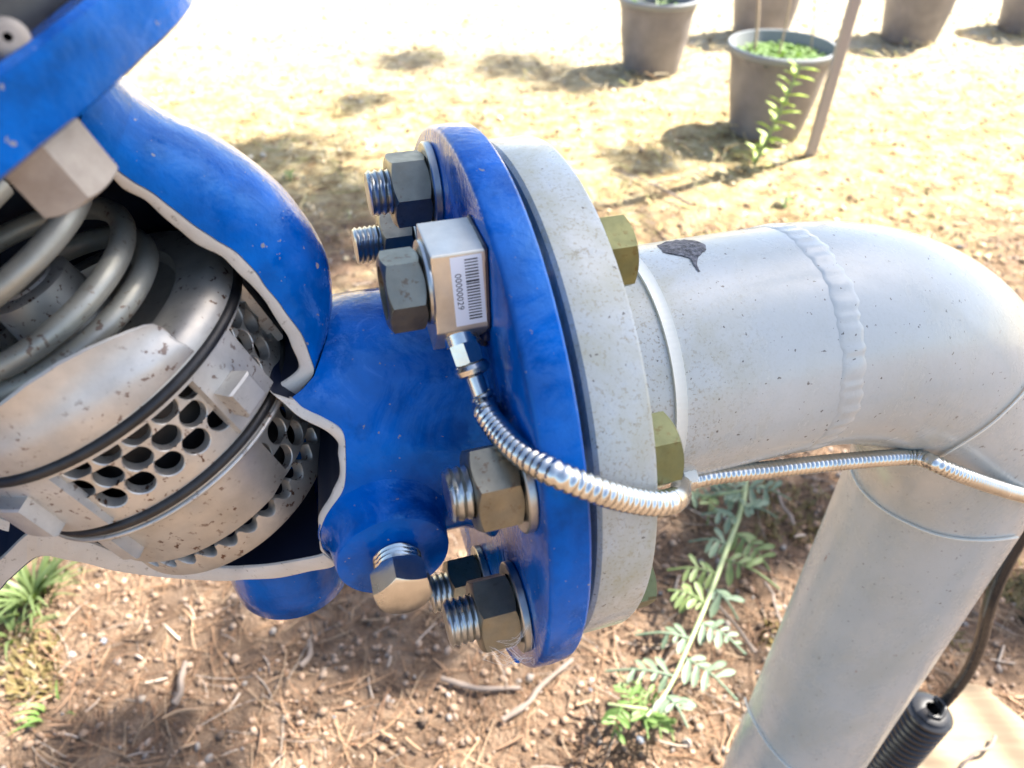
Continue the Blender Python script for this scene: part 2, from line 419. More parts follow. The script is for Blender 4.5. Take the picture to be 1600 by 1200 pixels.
def strip(quad, off, name, material, parent, nu=8, nv=8):
    q = [np.array(x, float) for x in quad]; rows = []
    for i in range(nu + 1):
        rows.append([on_pipe(*((q[0] * (1 - j / nv) + q[1] * j / nv) * (1 - i / nu) + (q[3] * (1 - j / nv) + q[2] * j / nv) * i / nu), off) for j in range(nv + 1)])
    return MB().grid(rows).build(name, material, parent, 60)

# ================================================================== CUTAWAY BLUE VALVE
valve = thing('cutaway_valve', 'blue cast iron control valve cut open to show its spring, piston and perforated cage', 'valve', OV)
NR = .047
# outline pairs of the sectioned wall: outer edge, inner edge (measured), offset of the section towards the viewer
ups = [((120, 215), (112, 232)), ((150, 238), (142, 254)), ((174, 258), (167, 272)), ((204, 282), (193, 297)), ((237, 303), (224, 314)), ((265, 322), (254, 338)), ((292, 344), (280, 361)), ((320, 363), (307, 381)),
       ((347, 382), (334, 398)), ((375, 400), (358, 414)), ((397, 423), (380, 434)), ((416, 448), (400, 456)), ((438, 476), (420, 482)), ((457, 503), (437, 510)), ((477, 531), (454, 534)),
       ((487, 562), (465, 562)), ((490, 587), (462, 583)), ((470, 610), (440, 600)), ((452, 622), (418, 607))]
lob = [((456, 626), (424, 616)), ((472, 637), (442, 630)), ((502, 652), (468, 653)), ((530, 670), (505, 673)), ((540, 688), (530, 695)), ((541, 715), (530, 715)), ((540, 752), (531, 748)), ((535, 770), (520, 770)),
       ((520, 792), (509, 790)), ((507, 810), (500, 810)), ((502, 827), (498, 829)), ((501, 840), (498.5, 840)), ((504, 860), (501, 860))]
low = [((524, 885), (503, 869)), ((480, 895), (455, 879)), ((434, 904), (417, 885)), ((380, 907), (380, 887)), ((350, 909), (350, 887)), ((292, 906), (300, 886)), ((225, 900), (250, 880)), ((175, 892), (190, 868)), ((140, 884), (150, 850)),
       ((105, 876), (110, 840)), ((80, 870), (80, 824)), ((60, 872), (60, 821)), ((37, 885), (38, 838)), ((15, 905), (15, 860)), ((0, 920), (0, 875)), ((-40, 965), (-40, 915))]
def lerp(a, b, t): return a + (b - a) * t
def neck_d(px, py): return (on_cyl(px, py, NR) - CF) @ NH
O3, I3, NB = [], [], []
corner_d = neck_d(490, 587)
for k, (o, i_) in enumerate(ups):
    t = max(0, (k - 4) / (len(ups) - 5)); d = lerp(.012, corner_d, t ** 1.3)
    O3.append(on_d(*o, d)); I3.append(on_d(*i_, d - .0006))
KU = len(O3)
for (o, i_) in lob:
    d = neck_d(*o); O3.append(on_d(*o, d)); I3.append(on_d(*i_, d - .0015))
KL = len(O3)
dl0 = (O3[-1] - CF) @ NH
for k, (o, i_) in enumerate(low):
    d = lerp(dl0, .012, min(1, k / 6)); O3.append(on_d(*o, d)); I3.append(on_d(*i_, d))
def densify(lst, per, amp, seed):
    out = []
    for i in range(len(lst) - 1):
        p0, p1, p2, p3 = lst[max(i - 1, 0)], lst[i], lst[i + 1], lst[min(i + 2, len(lst) - 1)]
        for q in range(per):
            x = q / per
            out.append(.5 * (2 * p1 + (p2 - p0) * x + (2 * p0 - 5 * p1 + 4 * p2 - p3) * x * x + (3 * p1 - p0 - 3 * p2 + p3) * x ** 3))
    out.append(lst[-1])
    return [p + amp * (AX * mnoise.noise((i * .11, seed, 0)) + UP * mnoise.noise((i * .11, seed, 5))) for i, p in enumerate(out)]
PER = 6
OD = densify(O3, PER, .0007, 1); ID = densify(I3, PER, .0009, 9)
rows = []
for o, i_ in zip(OD, ID):
    e = (i_ - o) / (np.linalg.norm(i_ - o) + 1e-9); wdt = np.linalg.norm(i_ - o); b = min(.0006, wdt * .2)
    rows.append([o - NH * .0012, o + e * b * .3 - NH * .0002, o + e * b, i_ - e * b, i_ - e * b * .3 - NH * .0003, i_ - NH * .0012])
MB().grid(rows).build('cut_face', CREAM, valve, 40)

# outer skin of the shoulder, from the section edge over the back
sil = [(150, 92), (175, 110), (190, 122), (225, 152), (262, 176), (298, 193), (330, 208), (362, 227), (393, 249), (420, 271), (446, 296), (470, 327), (490, 356), (507, 390), (517, 430), (519, 475), (511, 525), (500, 560), (490, 587)]
sk = []
NSK = (len(sil) - 1) * PER
up_o = OD[:(17 - 1) * PER + 1]
UO = smooth_path(up_o, 120); SP = smooth_path([np.array([x, y, 0.]) for x, y in sil], 120)
for i in range(120):
    e = UO[i]; r = ray(SP[i][0], SP[i][1]); q0 = e - CAMP; x = i / 119
    dep = lerp(.034, .007, max(0, (x - .35) / .65) ** 1.2)
    tip = CAMP + r * (q0 @ r + dep); v = tip - e; al = v @ r; q = v - r * al; qn = q / (np.linalg.norm(q) + 1e-9); row = []
    for j in range(26):
        t = j / 25 * 2.55
        row.append(e + q * math.sin(t) ** (.9 if t < PI / 2 else 1) + r * al * (1 - math.cos(t)) * (1.0 if t < PI / 2 else 1 + .5 * (t - PI / 2)) + qn * .0011 * math.exp(-((j - 1.4) / 1.2) ** 2) * (1 - x))
    sk.append(row)
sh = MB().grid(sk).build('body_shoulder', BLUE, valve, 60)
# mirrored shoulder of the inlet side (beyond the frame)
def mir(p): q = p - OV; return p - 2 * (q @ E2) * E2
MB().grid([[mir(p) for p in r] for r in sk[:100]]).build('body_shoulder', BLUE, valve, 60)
crows = []
for o, i_ in list(zip(OD, ID))[:16 * PER + 1]:
    e = (i_ - o) / (np.linalg.norm(i_ - o) + 1e-9); crows.append([mir(q_) for q_ in (o - NH * .0012, o + e * .0004, i_ - e * .0004, i_ - NH * .0012)])
MB().grid(crows).build('cut_face', CREAM, valve, 40)
# outlet neck, starting at the section edge
qs = [(519, 455), (519, 475), (511, 525), (500, 560), (490, 587)] + [o for o, _ in ups[17:]] + [o for o, _ in lob] + [(524, 885)]
pr = []
for p in qs:
    q = on_cyl(*p, NR) - CF; pr.append((math.atan2(q[2], q @ NH), q @ AX))
pr.sort()
phs = [a for a, _ in pr]; sss = [b for _, b in pr]
rows = []
for k in range(241):
    ph = -PI + 2 * PI * k / 240
    if phs[0] <= ph <= phs[-1]: s0 = float(np.interp(ph, phs, sss))
    elif ph > phs[-1]: s0 = sss[-1] - .02 * min(1, (ph - phs[-1]) * 3)
    else: s0 = sss[0] - .03 * min(1, (phs[0] - ph) * 3)
    row = []
    for j in range(25):
        f = j / 24; s = s0 * (1 - f)
        r = NR + .006 * max(0, 1 + s / .012) ** 2 - .0006 * (1 - min(1, f * 12))
        row.append(P(s, r * math.cos(ph), r * math.sin(ph)))
    rows.append(row)
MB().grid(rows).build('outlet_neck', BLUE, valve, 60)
# floor and back of the casting
rows = []
lowO = OD[KL * PER - PER:]
for i, o in enumerate(lowO):
    row = []
    for j in range(11):
        t = j / 10
        row.append(o - NH * (.001 + .075 * t) + UP * (-.004 * math.sin(t * PI) + .028 * t * t) - UP * .0008)
    rows.append(row)
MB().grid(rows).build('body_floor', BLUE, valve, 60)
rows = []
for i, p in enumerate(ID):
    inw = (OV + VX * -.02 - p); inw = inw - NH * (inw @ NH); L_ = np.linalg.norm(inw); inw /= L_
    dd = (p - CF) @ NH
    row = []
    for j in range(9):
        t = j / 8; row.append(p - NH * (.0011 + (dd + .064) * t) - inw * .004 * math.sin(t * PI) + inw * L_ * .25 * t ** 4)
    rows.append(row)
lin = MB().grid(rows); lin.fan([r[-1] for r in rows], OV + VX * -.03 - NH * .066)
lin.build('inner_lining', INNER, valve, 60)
# rear wall of the chamber
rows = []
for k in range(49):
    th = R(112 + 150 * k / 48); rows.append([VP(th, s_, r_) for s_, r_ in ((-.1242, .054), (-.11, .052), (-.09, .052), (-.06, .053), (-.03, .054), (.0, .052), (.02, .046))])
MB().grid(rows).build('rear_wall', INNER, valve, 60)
# inlet neck and flange beyond the left edge
mb = MB(); lathe(mb, [(-.180, .049), (-.20, .0475), (-.23, .047), (-.25, .047), (-.252, .053), (-.252, .099), (-.253, .1), (-.265, .1), (-.266, .099), (-.266, .03)], CF, AX, 96)
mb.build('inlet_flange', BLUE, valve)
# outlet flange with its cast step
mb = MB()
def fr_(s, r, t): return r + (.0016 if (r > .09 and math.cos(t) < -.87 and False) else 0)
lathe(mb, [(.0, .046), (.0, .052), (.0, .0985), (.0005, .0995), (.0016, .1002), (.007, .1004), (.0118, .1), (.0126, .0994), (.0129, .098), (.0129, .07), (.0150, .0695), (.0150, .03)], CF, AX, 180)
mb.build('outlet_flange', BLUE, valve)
# step on the lower rim
mb = MB(); rows = []
for k in range(25):
    ph = -R(47) - R(46) * k / 24; rr = .1022
    rows.append([P(s, r * math.cos(ph), r * math.sin(ph)) for s, r in ((.0006, .098), (.0002, rr - .0008), (.0012, rr), (.0115, rr), (.0124, rr - .0008), (.0122, .098))])
mb.grid(rows); mb.fan(rows[0]); mb.fan(rows[-1]); mb.build('flange_foot', BLUE, valve, 50)
mb = MB(); lathe(mb, [(.0150, .06), (.0150, .069), (.0172, .069), (.0172, .06)], CF, AX, 96); mb.build('gasket', RUBBER, valve)
# drain boss with its hexagon plug
BC = P(-.0385, 0, -.0082)
rows = []
for k in range(72):
    t = 2 * PI * k / 72; cs_, sn_ = math.cos(t), math.sin(t); row = []
    zz = (BC - CF)[2] + .0222 * sn_; d0 = math.sqrt(max(NR ** 2 - zz ** 2, .0004)) - .0012
    for (f, r_) in ((0, .0222), (.1, .0210), (.22, .0201), (.38, .0194), (.6, .0189), (.8, .0186), (.93, .0184), (.985, .0180), (1, .0170), (1, .001)):
        row.append(BC + NH * lerp(d0, .0600, f) + r_ * (cs_ * AX + sn_ * UP))
    rows.append(row)
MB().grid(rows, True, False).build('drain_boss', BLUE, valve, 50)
PD = NH * .985 - UP * .02 + AX * -.03; PD /= np.linalg.norm(PD)
PB = BC + NH * .0598 + UP * .0 + AX * .001
plug = MB(); hexprism(plug, PB + PD * .0060, PD, .0170, .0100, 0, True, True, R(10), 60, .94)
pl = plug.build('drain_plug', BRIGHT, valve)
mb = MB(); thread(mb, PB, PD, .0078, .0064, .0016, .0009); mb.build('plug_thread', BRIGHT, pl)
# pad under the chamber
mb = MB(); pc = P(-.078, -.012, -.0795)
lathe(mb, [(-.03, .0255), (.004, .0255), (.0125, .0250), (.0138, .0236), (.0138, .001)], pc + UP * .0, -UP * 1.0, 64); mb.build('bottom_pad', BLUE, valve, 50)

# cover flanges, diaphragm, cover bolts
def lobed(s, r, t): return r + (.0022 * max(0, math.cos(8 * t)) if r > .07 else 0)
mb = MB(); lathe(mb, [(-.124, .05), (-.1245, .0845), (-.1255, .0865), (-.130, .0872), (-.1372, .087), (-.1385, .0855), (-.1385, .05)], OV, VX, 128, rfun=lobed); mb.build('body_top_flange', BLUE, valve, 40)
mb = MB(); lathe(mb, [(-.1385, .05), (-.1385, .078), (-.144, .079), (-.1495, .078), (-.1495, .05)], OV, VX, 96); mb.build('diaphragm', RUBBER, valve)
mb = MB(); lathe(mb, [(-.1495, .05), (-.1495, .084), (-.1505, .086), (-.162, .086), (-.164, .084), (-.166, .072), (-.19, .05), (-.205, .02), (-.207, .001)], OV, VX, 128, rfun=lobed); mb.build('cover', BLUE, valve, 40)
mb = MB(); lathe(mb, [(-.124, .0845), (-.118, .062), (-.105, .0575), (-.1, .057)], OV, VX, 96); 
def cover_bolt(th, lab=None):
    o = VP(th, -.1238, .0725)
    nb = MB(); hexprism(nb, o, VX, .0172, .0128, 0, False, True, R(20), 60, .93); b = nb.build('cover_nut', NUTC, valve)
    mb = MB(); thread(mb, VP(th, -.176, .0725), VX, .006, .028, .0018, .001); mb.build('stud', THREAD, b)
    mb = MB(); hexprism(mb, VP(th, -.172, .0725), VX, .02, .010, 0, True, False, 0); mb.build('stud_nut', NUTC, b)
TH0 = R(43.5)
_r = on_d(92, 262, 0)
for k in range(4): cover_bolt(TH0 + k * PI / 2)

fp_ = on_cyl(14, 62, .082, OV, VX); mb = MB()
lathe(mb, [(-.012, .0036), (.001, .0036), (.0022, .0030), (.0026, .0018), (.0026, .0008)], fp_, NH * .8 + UP * .35 + AX * .2, 28); mb.build('vent_plug', NUTC, valve, 50)
# ---- internals
def ring_tor(s, r, rr, flat=1.0, n=128, nn=10):
    rows = []
    for k in range(n):
        t = 2 * PI * k / n
        rows.append([VP(t, s + rr * flat * math.sin(q), r + rr * math.cos(q)) for q in (2 * PI * j / nn for j in range(nn))])
    return MB().grid(rows, True, True)
def vl(prof, n=128): return lathe(MB(), prof, OV, VX, n)
# closing spring
pts = []
for k in range(0, 760):
    t = k / 80 * PI / 2 * 1.0
    pass
path = []; a0 = R(-58)
N = 420; turns = 3.3
for k in range(N):
    q = k / (N - 1) * turns; th = a0 + q * 2 * PI
    rise = .0072 * min(q, 1.15) + .0165 * max(0, q - 1.15)
    path.append(VP(th, -.0672 - rise, .031))
tube(MB(), path, .0034, 12).build('spring', STEEL2, valve, 60)
# piston dish that carries the spring
vl([(-.0540, .0492), (-.0565, .0490), (-.0592, .0480), (-.0612, .0455), (-.0620, .041), (-.0622, .035), (-.0600, .034), (-.0590, .033), (-.0590, .014), (-.07, .0128), (-.0795, .0122), (-.0805, .011), (-.0805, .001)]).build('piston', STEEL, valve, 40)
vl([(-.0812, .001), (-.0812, .0075), (-.079, .009), (-.078, .009)], 48).build('piston_stem', STEEL, valve)
# cut remainder of the piston skirt
rows = []
def lip_top(thd):
    return float(np.interp(thd, [-60, -20, -3, 6, 17, 25, 32, 38, 43, 45.4, 46.7, 47.3, 47.6], [-70, -73, -75, -76.3, -76.4, -75.2, -73.4, -71.4, -69.4, -67.8, -65.5, -61.5, -57])) / 1000
for k in range(121):
    thd = 47.6 - 109.6 * (k / 120) ** 1.7; th = R(thd); top = lip_top(thd); bot = -.0552; row = []
    for (f, r) in ((0, .0494), (.12, .0498), (.3, .0498), (.42, .0494), (.52, .0484), (.66, .0474), (.86, .0470), (.97, .0472), (1.0, .0466), (.97, .0456), (.7, .0452), (.5, .0456), (.3, .0462), (0, .0464)):
        row.append(VP(th, lerp(bot, top, f), r))
    rows.append(row)
mb = MB().grid(rows, False, True); mb.fan(rows[-1]); mb.fan(rows[0]); mb.build('piston_skirt', CAST, valve, 40)
ring_tor(-.0527, .0490, .0019, .95).build('piston_seal', RUBBER, valve, 80)
# perforated cages built hole by hole in one sheet
def holed(r, s_rows, pitch, th0, th1, hr, thick, s_lo, s_hi, stag=.5, off=0.0, half=None):
    mb = MB(); n = 24
    ds = s_rows[1] - s_rows[0]
    ncol = int((th1 - th0) / pitch)
    for ri, sc0 in enumerate(s_rows):
        lo = s_lo if ri == 0 else sc0 - ds / 2; hi = s_hi if ri == len(s_rows) - 1 else sc0 + ds / 2
        for c in range(ncol):
            tc_ = th0 + (c + .5 + (stag if ri % 2 else 0)) * pitch + off
            a = pitch / 2; cir, cirb, rec, mid = [], [], [], []
            for k in range(n):
                q = 2 * PI * k / n; cx, cy = math.cos(q), math.sin(q)
                # rectangle hit
                ta = a / abs(cx) if abs(cx) > 1e-6 else 9
                tb = ((hi - sc0) / cy if cy > 1e-6 else ((lo - sc0) / cy if cy < -1e-6 else 9)) / r
                tt = min(ta, tb)
                rec.append(VP(tc_ + tt * cx, sc0 + tt * cy * r, r))
                cir.append(VP(tc_ + (hr + .0003) / r * cx, sc0 + (hr + .0003) * cy, r)); mid.append(VP(tc_ + hr / r * cx, sc0 + hr * cy, r - .0003)); cirb.append(VP(tc_ + hr / r * cx, sc0 + hr * cy, r - thick))
            # corners of the cell
            mb.grid([rec, cir, mid, cirb], False, True)
            for (sx, sy, k0) in ((1, 1, 0), (-1, 1, 1), (-1, -1, 2), (1, -1, 3)):
                cor = VP(tc_ + sx * a, (hi if sy > 0 else lo), r)
                # patch triangle between the two rectangle hits beside the corner
                best = sorted(range(n), key=lambda k: np.linalg.norm(rec[k] - cor))[:2]
                mb.add([rec[best[0]], rec[best[1]], cor], [(0, 1, 2)])
    return mb
PT = R(11.45)
holed(.0468, [-.0479, -.0408, -.0337], PT, R(-80), R(170), .0040, .0035, -.0525, -.0265, .5, R(28.3 - 0) - R(-80) - PT * (.5 + 9)).build('perforated_cage', STEEL, valve, 25)
vl([(-.0265, .0468), (-.0240, .0468), (-.0238, .0475), (-.0195, .0475), (-.0190, .0455), (-.0190, .038)]).build('cage_rim', STEEL, valve)
vl([(-.052, .034), (-.02, .034), (-.02, .001)], 64).build('cage_dark_fill', RUBBER, valve)  # added black drum, stands in for the shade behind the holes
ring_tor(-.0230, .0468, .0017, 1.0).build('seat_seal', RUBBER, valve, 80)
ring_tor(-.0200, .0474, .0012, .8).build('retaining_ring', STEEL, valve, 80)
holed(.0402, [-.0085, -.0010], R(14.6), R(-90), R(200), .0042, .0032, -.0190, .0042, .5, R(57.7) - R(-90) - R(14.6) * 10.5).build('lower_cage', STEEL, valve, 25)
vl([(-.019, .030), (.012, .030), (.012, .001)], 64).build('lower_dark_fill', RUBBER, valve)  # same black filler, for the shade inside the lower cage
rows = []
for k in range(480):
    th = 2 * PI * k / 480; q = (k / 480 * 33) % 1.0
    tp_ = .0064 + .0040 * math.sin(PI * min(1, max(0, (q - .22) / .78))) ** .6 + .0004 * mnoise.noise((k * .11, 2, 0))
    rows.append([VP(th, tp_, .0362), VP(th, tp_, .0398), VP(th, tp_ + .0004, .0404), VP(th, .0160, .0404), VP(th, .0172, .0397), VP(th, .0176, .0385), VP(th, .0176, .034)])
MB().grid(rows, True, False).build('toothed_ring', STEEL, valve, 35)
# plain sleeve round the lower cage, open at its right end
rows = []
for k in range(101):
    thd = -75 + (46 + 75) * k / 100; th = R(thd); e = .0040 - .0022 * max(0, (thd - 34) / 12)
    rows.append([VP(th, -.0192, .0408), VP(th, -.0188, .0432), VP(th, e - .0006, .0424), VP(th, e, .0421), VP(th, e, .0405)])
mb = MB().grid(rows); mb.fan(rows[-1]); mb.build('cage_sleeve', STEEL, valve, 40)
# raised guide plates with blocks on the cage
def plate(th0, th1, s0, s1, r0, r1, name, material=CAST, taper=0.0):
    n = 10; tp = lambda s: [VP(R(lerp(th0, th1, k / n)), s, r1) for k in range(n + 1)]
    bt = lambda s: [VP(R(lerp(th0, th1, k / n)), s, r0) for k in range(n + 1)]
    e = .0006
    inn = lambda s: [VP(R(lerp(th0 + .8, th1 - .8, k / n)), s, r1 + e) for k in range(n + 1)]
    rows = [bt(s0), tp(s0), inn(s0 + e), inn(s1 - e), tp(s1), bt(s1)]
    mb = MB().grid(rows); mb.add([r[0] for r in rows], [(0, 1, 2, 3, 4, 5)]); mb.add([r[-1] for r in rows], [(0, 1, 2, 3, 4, 5)])
    return mb.build(name, material, valve, 30)
plate(40, 64, -.0505, -.0262, .0455, .0486, 'guide_plate')
plate(43, 53, -.0420, -.0325, .0470, .0555, 'guide_block')
plate(88, 112, -.0505, -.0262, .0455, .0486, 'guide_plate')
plate(-46, -12.5, -.0505, -.0262, .0455, .0484, 'guide_plate')
plate(-41, -27, -.0450, -.0310, .0470, .0530, 'guide_block')
plate(-30, -22, -.0185, -.0060, .0415, .0465, 'guide_block')
# thin gasket under the piston seal edge
vl([(-.0508, .0466), (-.0512, .0492), (-.0498, .0492), (-.0494, .0466)]).build('seal_carrier', CAST, valve)

# ================================================================== FLANGE BOLTS
LABB = {0: 'dull hex nut and bolt on the blue flange just below the ribbed metal cable', 1: 'long bolt with big hollow nut clamping the barcoded sensor block', 2: 'topmost bolt on the blue flange, greenish nut above the sensor block',
        3: 'bolt behind the topmost one, mostly hidden by the sensor block', 6: 'bolt on the blue flange half hidden behind the lowest nut', 4: 'flange bolt behind the blue outlet neck, upper of the two hidden there', 5: 'flange bolt behind the blue outlet neck, lower of the two hidden there', 7: 'lowest dull nut on the blue flange with cobweb on it'}
def flange_bolt(k):
    t = R(22.5 + 45 * k); o = P(0, .08 * math.cos(t), .08 * math.sin(t))
    b = thing('flange_bolt', LABB[k], 'bolt', o, 'bolts joining the two flanges')
    if k != 1:
        mb = MB(); lathe(mb, [(-.0001, .009), (-.0001, .0148), (-.0006, .0152), (-.0026, .0152), (-.003, .0147), (-.003, .009)], o, AX, 48); mb.build('washer', THREAD, b)
        rot = {0: 12, 2: 38, 3: 5, 6: 25, 7: 20}.get(k, 0)
        mb = MB(); hexprism(mb, o - AX * .003, -AX, .0226, .0130, .0078, True, True, R(rot), 60, .985); mb.build('nut', ZINC, b)
        mb = MB(); thread(mb, o - AX * .010, -AX, .0080, {0: .0125, 7: .0155, 2: .0135, 3: .017}.get(k, .014), .0021, .0011); mb.build('stud', THREAD, b)
    else:
        mb = MB(); lathe(mb, [(-.0163, .008), (-.0163, .0122), (-.0168, .0124), (-.0176, .0122), (-.0178, .008)], o, AX, 40); mb.build('washer', THREAD, b)
        mb = MB(); hexprism(mb, o - AX * .0178 - UP * .0015, -AX, .0208, .0112, .0078, True, True, R(38), 60, .96); mb.build('nut', ZINC, b)
        mb = MB(); lathe(mb, [(-.024, .0085), (-.024, .001)], o, AX, 24); mb.build('stud', INK, b)  # black disc standing in for the shaded hollow of the nut
    mb = MB(); hexprism(mb, o + AX * (WS1 + .0002), AX, .0185 if k == 2 else .0208, .0050 if k == 2 else .0095, 0, False, True, PI / 2 - t - PI / 6, 60, .97); mb.build('head', YZINC, b)
    mb = MB(); lathe(mb, [(-.0005, .0078), (WS1 + .0002, .0078)], o, AX, 24); mb.build('shank', THREAD, b)
    return b
bolts = {k: flange_bolt(k) for k in range(8)}
# cobweb on the lowest nut
bo = np.array(bolts[7].location)
web = MB(); rw = random.Random(3)
anc = [bo - AX * .016 - UP * .010 + NH * .010, bo - AX * .012 - UP * .004 + NH * .014, bo - AX * .001 + UP * .010 + NH * .014, bo - AX * .0005 - UP * .004 + NH * .018, bo - AX * .0005 - UP * .016 + NH * .012, bo - AX * .015 + UP * .002 + NH * .013]
for i in range(26):
    p, q = rw.sample(anc, 2); a_, b_ = lerp(p, q, rw.random() * .5), lerp(p, q, .5 + rw.random() * .5)
    b_ = lerp(b_, rw.choice(anc), rw.random() * .5); mid = (a_ + b_) / 2 - UP * .0015 * rw.random() + NH * .002
    tube(web, smooth_path([a_, mid, b_], 6), .00004, 3, False)
wb = web.build('cobweb', WEB); tag(wb, 'wispy torn cobweb stretched from the lowest nut to the blue flange', 'cobweb')

# ================================================================== SENSOR BLOCK
SB = thing('sensor_block', 'square milled aluminium sensor block with barcode label clamped to the blue flange', 'sensor', P(-.008, .031, .074))
ST = .0163
sect = [(.0205, .0875), (.0392, .0868), (.0418, .0628), (.0345, .0520), (.0215, .0560)]
me = bpy.data.meshes.new('block'); bm = bmesh.new()
vs0 = [bm.verts.new(P(-ST, d, z)) for d, z in sect]; vs1 = [bm.verts.new(P(-.0003, d, z)) for d, z in sect]
bm.faces.new(vs0); bm.faces.new(vs1[::-1])
for i in range(5):
    j = (i + 1) % 5; bm.faces.new((vs0[i], vs1[i], vs1[j], vs0[j]))
bmesh.ops.recalc_face_normals(bm, faces=bm.faces)
bmesh.ops.bevel(bm, geom=bm.edges[:], offset=.0005, segments=2, affect='EDGES', profile=.6)
bm.to_mesh(me); bm.free(); me.materials.append(ALU)
ob = bpy.data.objects.new('block', me); COL.objects.link(ob); attach(ob, SB)
SEAL = mat('dark_blue_sealant', (.002, .006, .03), .3)
mb = MB(); loop_ = sect + sect[:1]; bp_ = []
for i in range(5):
    for q in range(10):
        f = q / 10; a_, b_ = loop_[i], loop_[i + 1]; bp_.append(P(-.0006, lerp(a_[0], b_[0], f), lerp(a_[1], b_[1], f)))
tube(mb, bp_ + bp_[:1], [.0006 + .00035 * mnoise.noise((i * .5, 3, 0)) + (.0016 if i in (25, 29) else 0) + (.0008 if i in (24, 26, 28, 30) else 0) for i in range(51)], 8, False)
mb.build('sealant_bead', SEAL, SB, 60)
# label on the front face
f0, f1 = np.array([.0392, .0868]), np.array([.0418, .0628])      # (d,z) top, bottom of the front face
fd = (f1 - f0) / np.linalg.norm(f1 - f0); fn = np.array([-fd[1], fd[0]]); fn = fn if fn[0] > 0 else -fn
def FL(u, v, h=0.0):   # u along the pipe axis from the block's left edge, v down the face from its top
    p = f0 + fd * v + fn * h; return P(-ST + u, p[0], p[1])
def lab_rect(mb, u0, u1, v0, v1, h0, h1, skew=0.0):
    c = [(u0, v0), (u1, v0), (u1, v1), (u0, v1)]; c = [(u + skew * v, v - .02 * u) for u, v in c]
    mb.add([FL(u, v, h0) for u, v in c] + [FL(u, v, h1) for u, v in c], [(4, 5, 6, 7), (0, 1, 5, 4), (1, 2, 6, 5), (2, 3, 7, 6), (3, 0, 4, 7)])
LU0, LU1, LV0, LV1, SK = .0052, .0142, .0012, .0226, .03
mb = MB(); lab_rect(mb, LU0, LU1, LV0, LV1, .00001, .00016, SK); lb = mb.build('label', PAPER, SB, smooth=False)
mb = MB(); rb = random.Random(29); v = LV0 + .0011; 
wid = [3, 0, 7, 0, 3, 4, 0, 3, 3, 0, 3, 3, 0, 4, 3, 3, 0, 7, 3, 0, 2, 2, 7, 0, 3, 3, 0, 7, 3]
v = LV0 + .0010; k = 0; vend = LV1 - .0012; nb = 21; step = (vend - v) / nb
for k in range(nb):
    wv = step * [.42, .7, .4, .5, .38, .42, .5, .36, .45, .5][(k * 7 + k // 3) % 10]
    lab_rect(mb, LU0 + .0040, LU1 - .0012, v, v + wv, .00017, .00021, SK); v += step
mb.build('barcode', INK, lb, smooth=False)
cu = bpy.data.curves.new('digits', 'FONT'); cu.body = '00000029'; cu.size = .0026; cu.space_character = 1.05; cu.align_x = 'LEFT'; cu.extrude = .0
to = bpy.data.objects.new('tmp_text', cu); COL.objects.link(to); bpy.context.view_layer.update()
tm = bpy.data.meshes.new_from_object(to.evaluated_get(bpy.context.evaluated_depsgraph_get()))
bpy.data.objects.remove(to)
tv = [(v_.co.x, v_.co.y) for v_ in tm.vertices]; tf = [tuple(p.vertices) for p in tm.polygons]
mb = MB(); uu0, vv0 = LU0 + .0010, LV0 + .0048
xm = max(x for x, y in tv); sx = .0112 / xm
mb.add([FL(uu0 + y * 1.0 + SK * (vv0 + x * sx), vv0 + x * sx, .00019) for x, y in tv], tf)
mb.build('digits', INK, lb, smooth=False); bpy.data.meshes.remove(tm)
# cable gland leaving the lower bevel
GD = np.array((f1 - f0)); GS = -.0085
gp = P(GS, (.0418 + .0345) / 2 + .0002, (.0628 + .0520) / 2); gdir = NH * .60 - UP * .78 + AX * .16; gdir /= np.linalg.norm(gdir)
mb = MB(); lathe(mb, [(-.003, .0052), (.0012, .0052), (.0012, .004)], gp, gdir, 40); gl = mb.build('cable_gland', BRIGHT, SB)
mb = MB(); hexprism(mb, gp + gdir * .001, gdir, .0082, .0066, 0, True, True, R(20)); mb.build('gland_nut', BRIGHT, gl)
mb = MB(); lathe(mb, [(.0072, .0036), (.0080, .0049), (.0093, .0055), (.0108, .0050), (.0116, .0036), (.0118, .0028), (.0185, .0027), (.0185, .001)], gp, gdir, 40); mb.build('gland_collar', BRIGHT, gl)

# ================================================================== RIBBED METAL CONDUIT
def flange_front(px, py, rad): return on_cyl(px, py, rad)
st = gp + gdir * .017
pp = [st, gp + gdir * .024 + AX * .001]
for (x, y, d) in ((757, 640, .0570), (776, 668, .0660), (802, 697, .0765), (835, 722, .0852)): pp.append(on_d(x, y, d))
for (x, y, r) in ((870, 741, .1040), (905, 756, .1047), (940, 769, .1045), (975, 779, .102), (1008, 785, .100), (1034, 786, .098), (1052, 782, .093)): pp.append(on_cyl(x, y, r))
pp.append(on_d(1063, 773, .066)); pp.append(on_d(1064, 761, .050)); pp.append(on_d(1078, 751, .040))
for (x, y) in ((1110, 744), (1150, 739), (1200, 734), (1260, 727), (1320, 721), (1380, 716), (1415, 714)): pp.append(on_d(x, y, .0385))
pp.append(on_d(1440, 716, .042))
for (x, y, d) in ((1462, 725, .048), (1500, 741, .052), (1550, 759, .0525), (1600, 774, .051), (1650, 786, .046), (1720, 800, .03)): pp.append(on_d(x, y, d))
dense = smooth_path(pp, 1500); Ls = np.cumsum([0] + [np.linalg.norm(dense[i + 1] - dense[i]) for i in range(len(dense) - 1)])
pitch = .0023; total = Ls[-1]; nstep = int(total / pitch * 5); path, rad = [], []
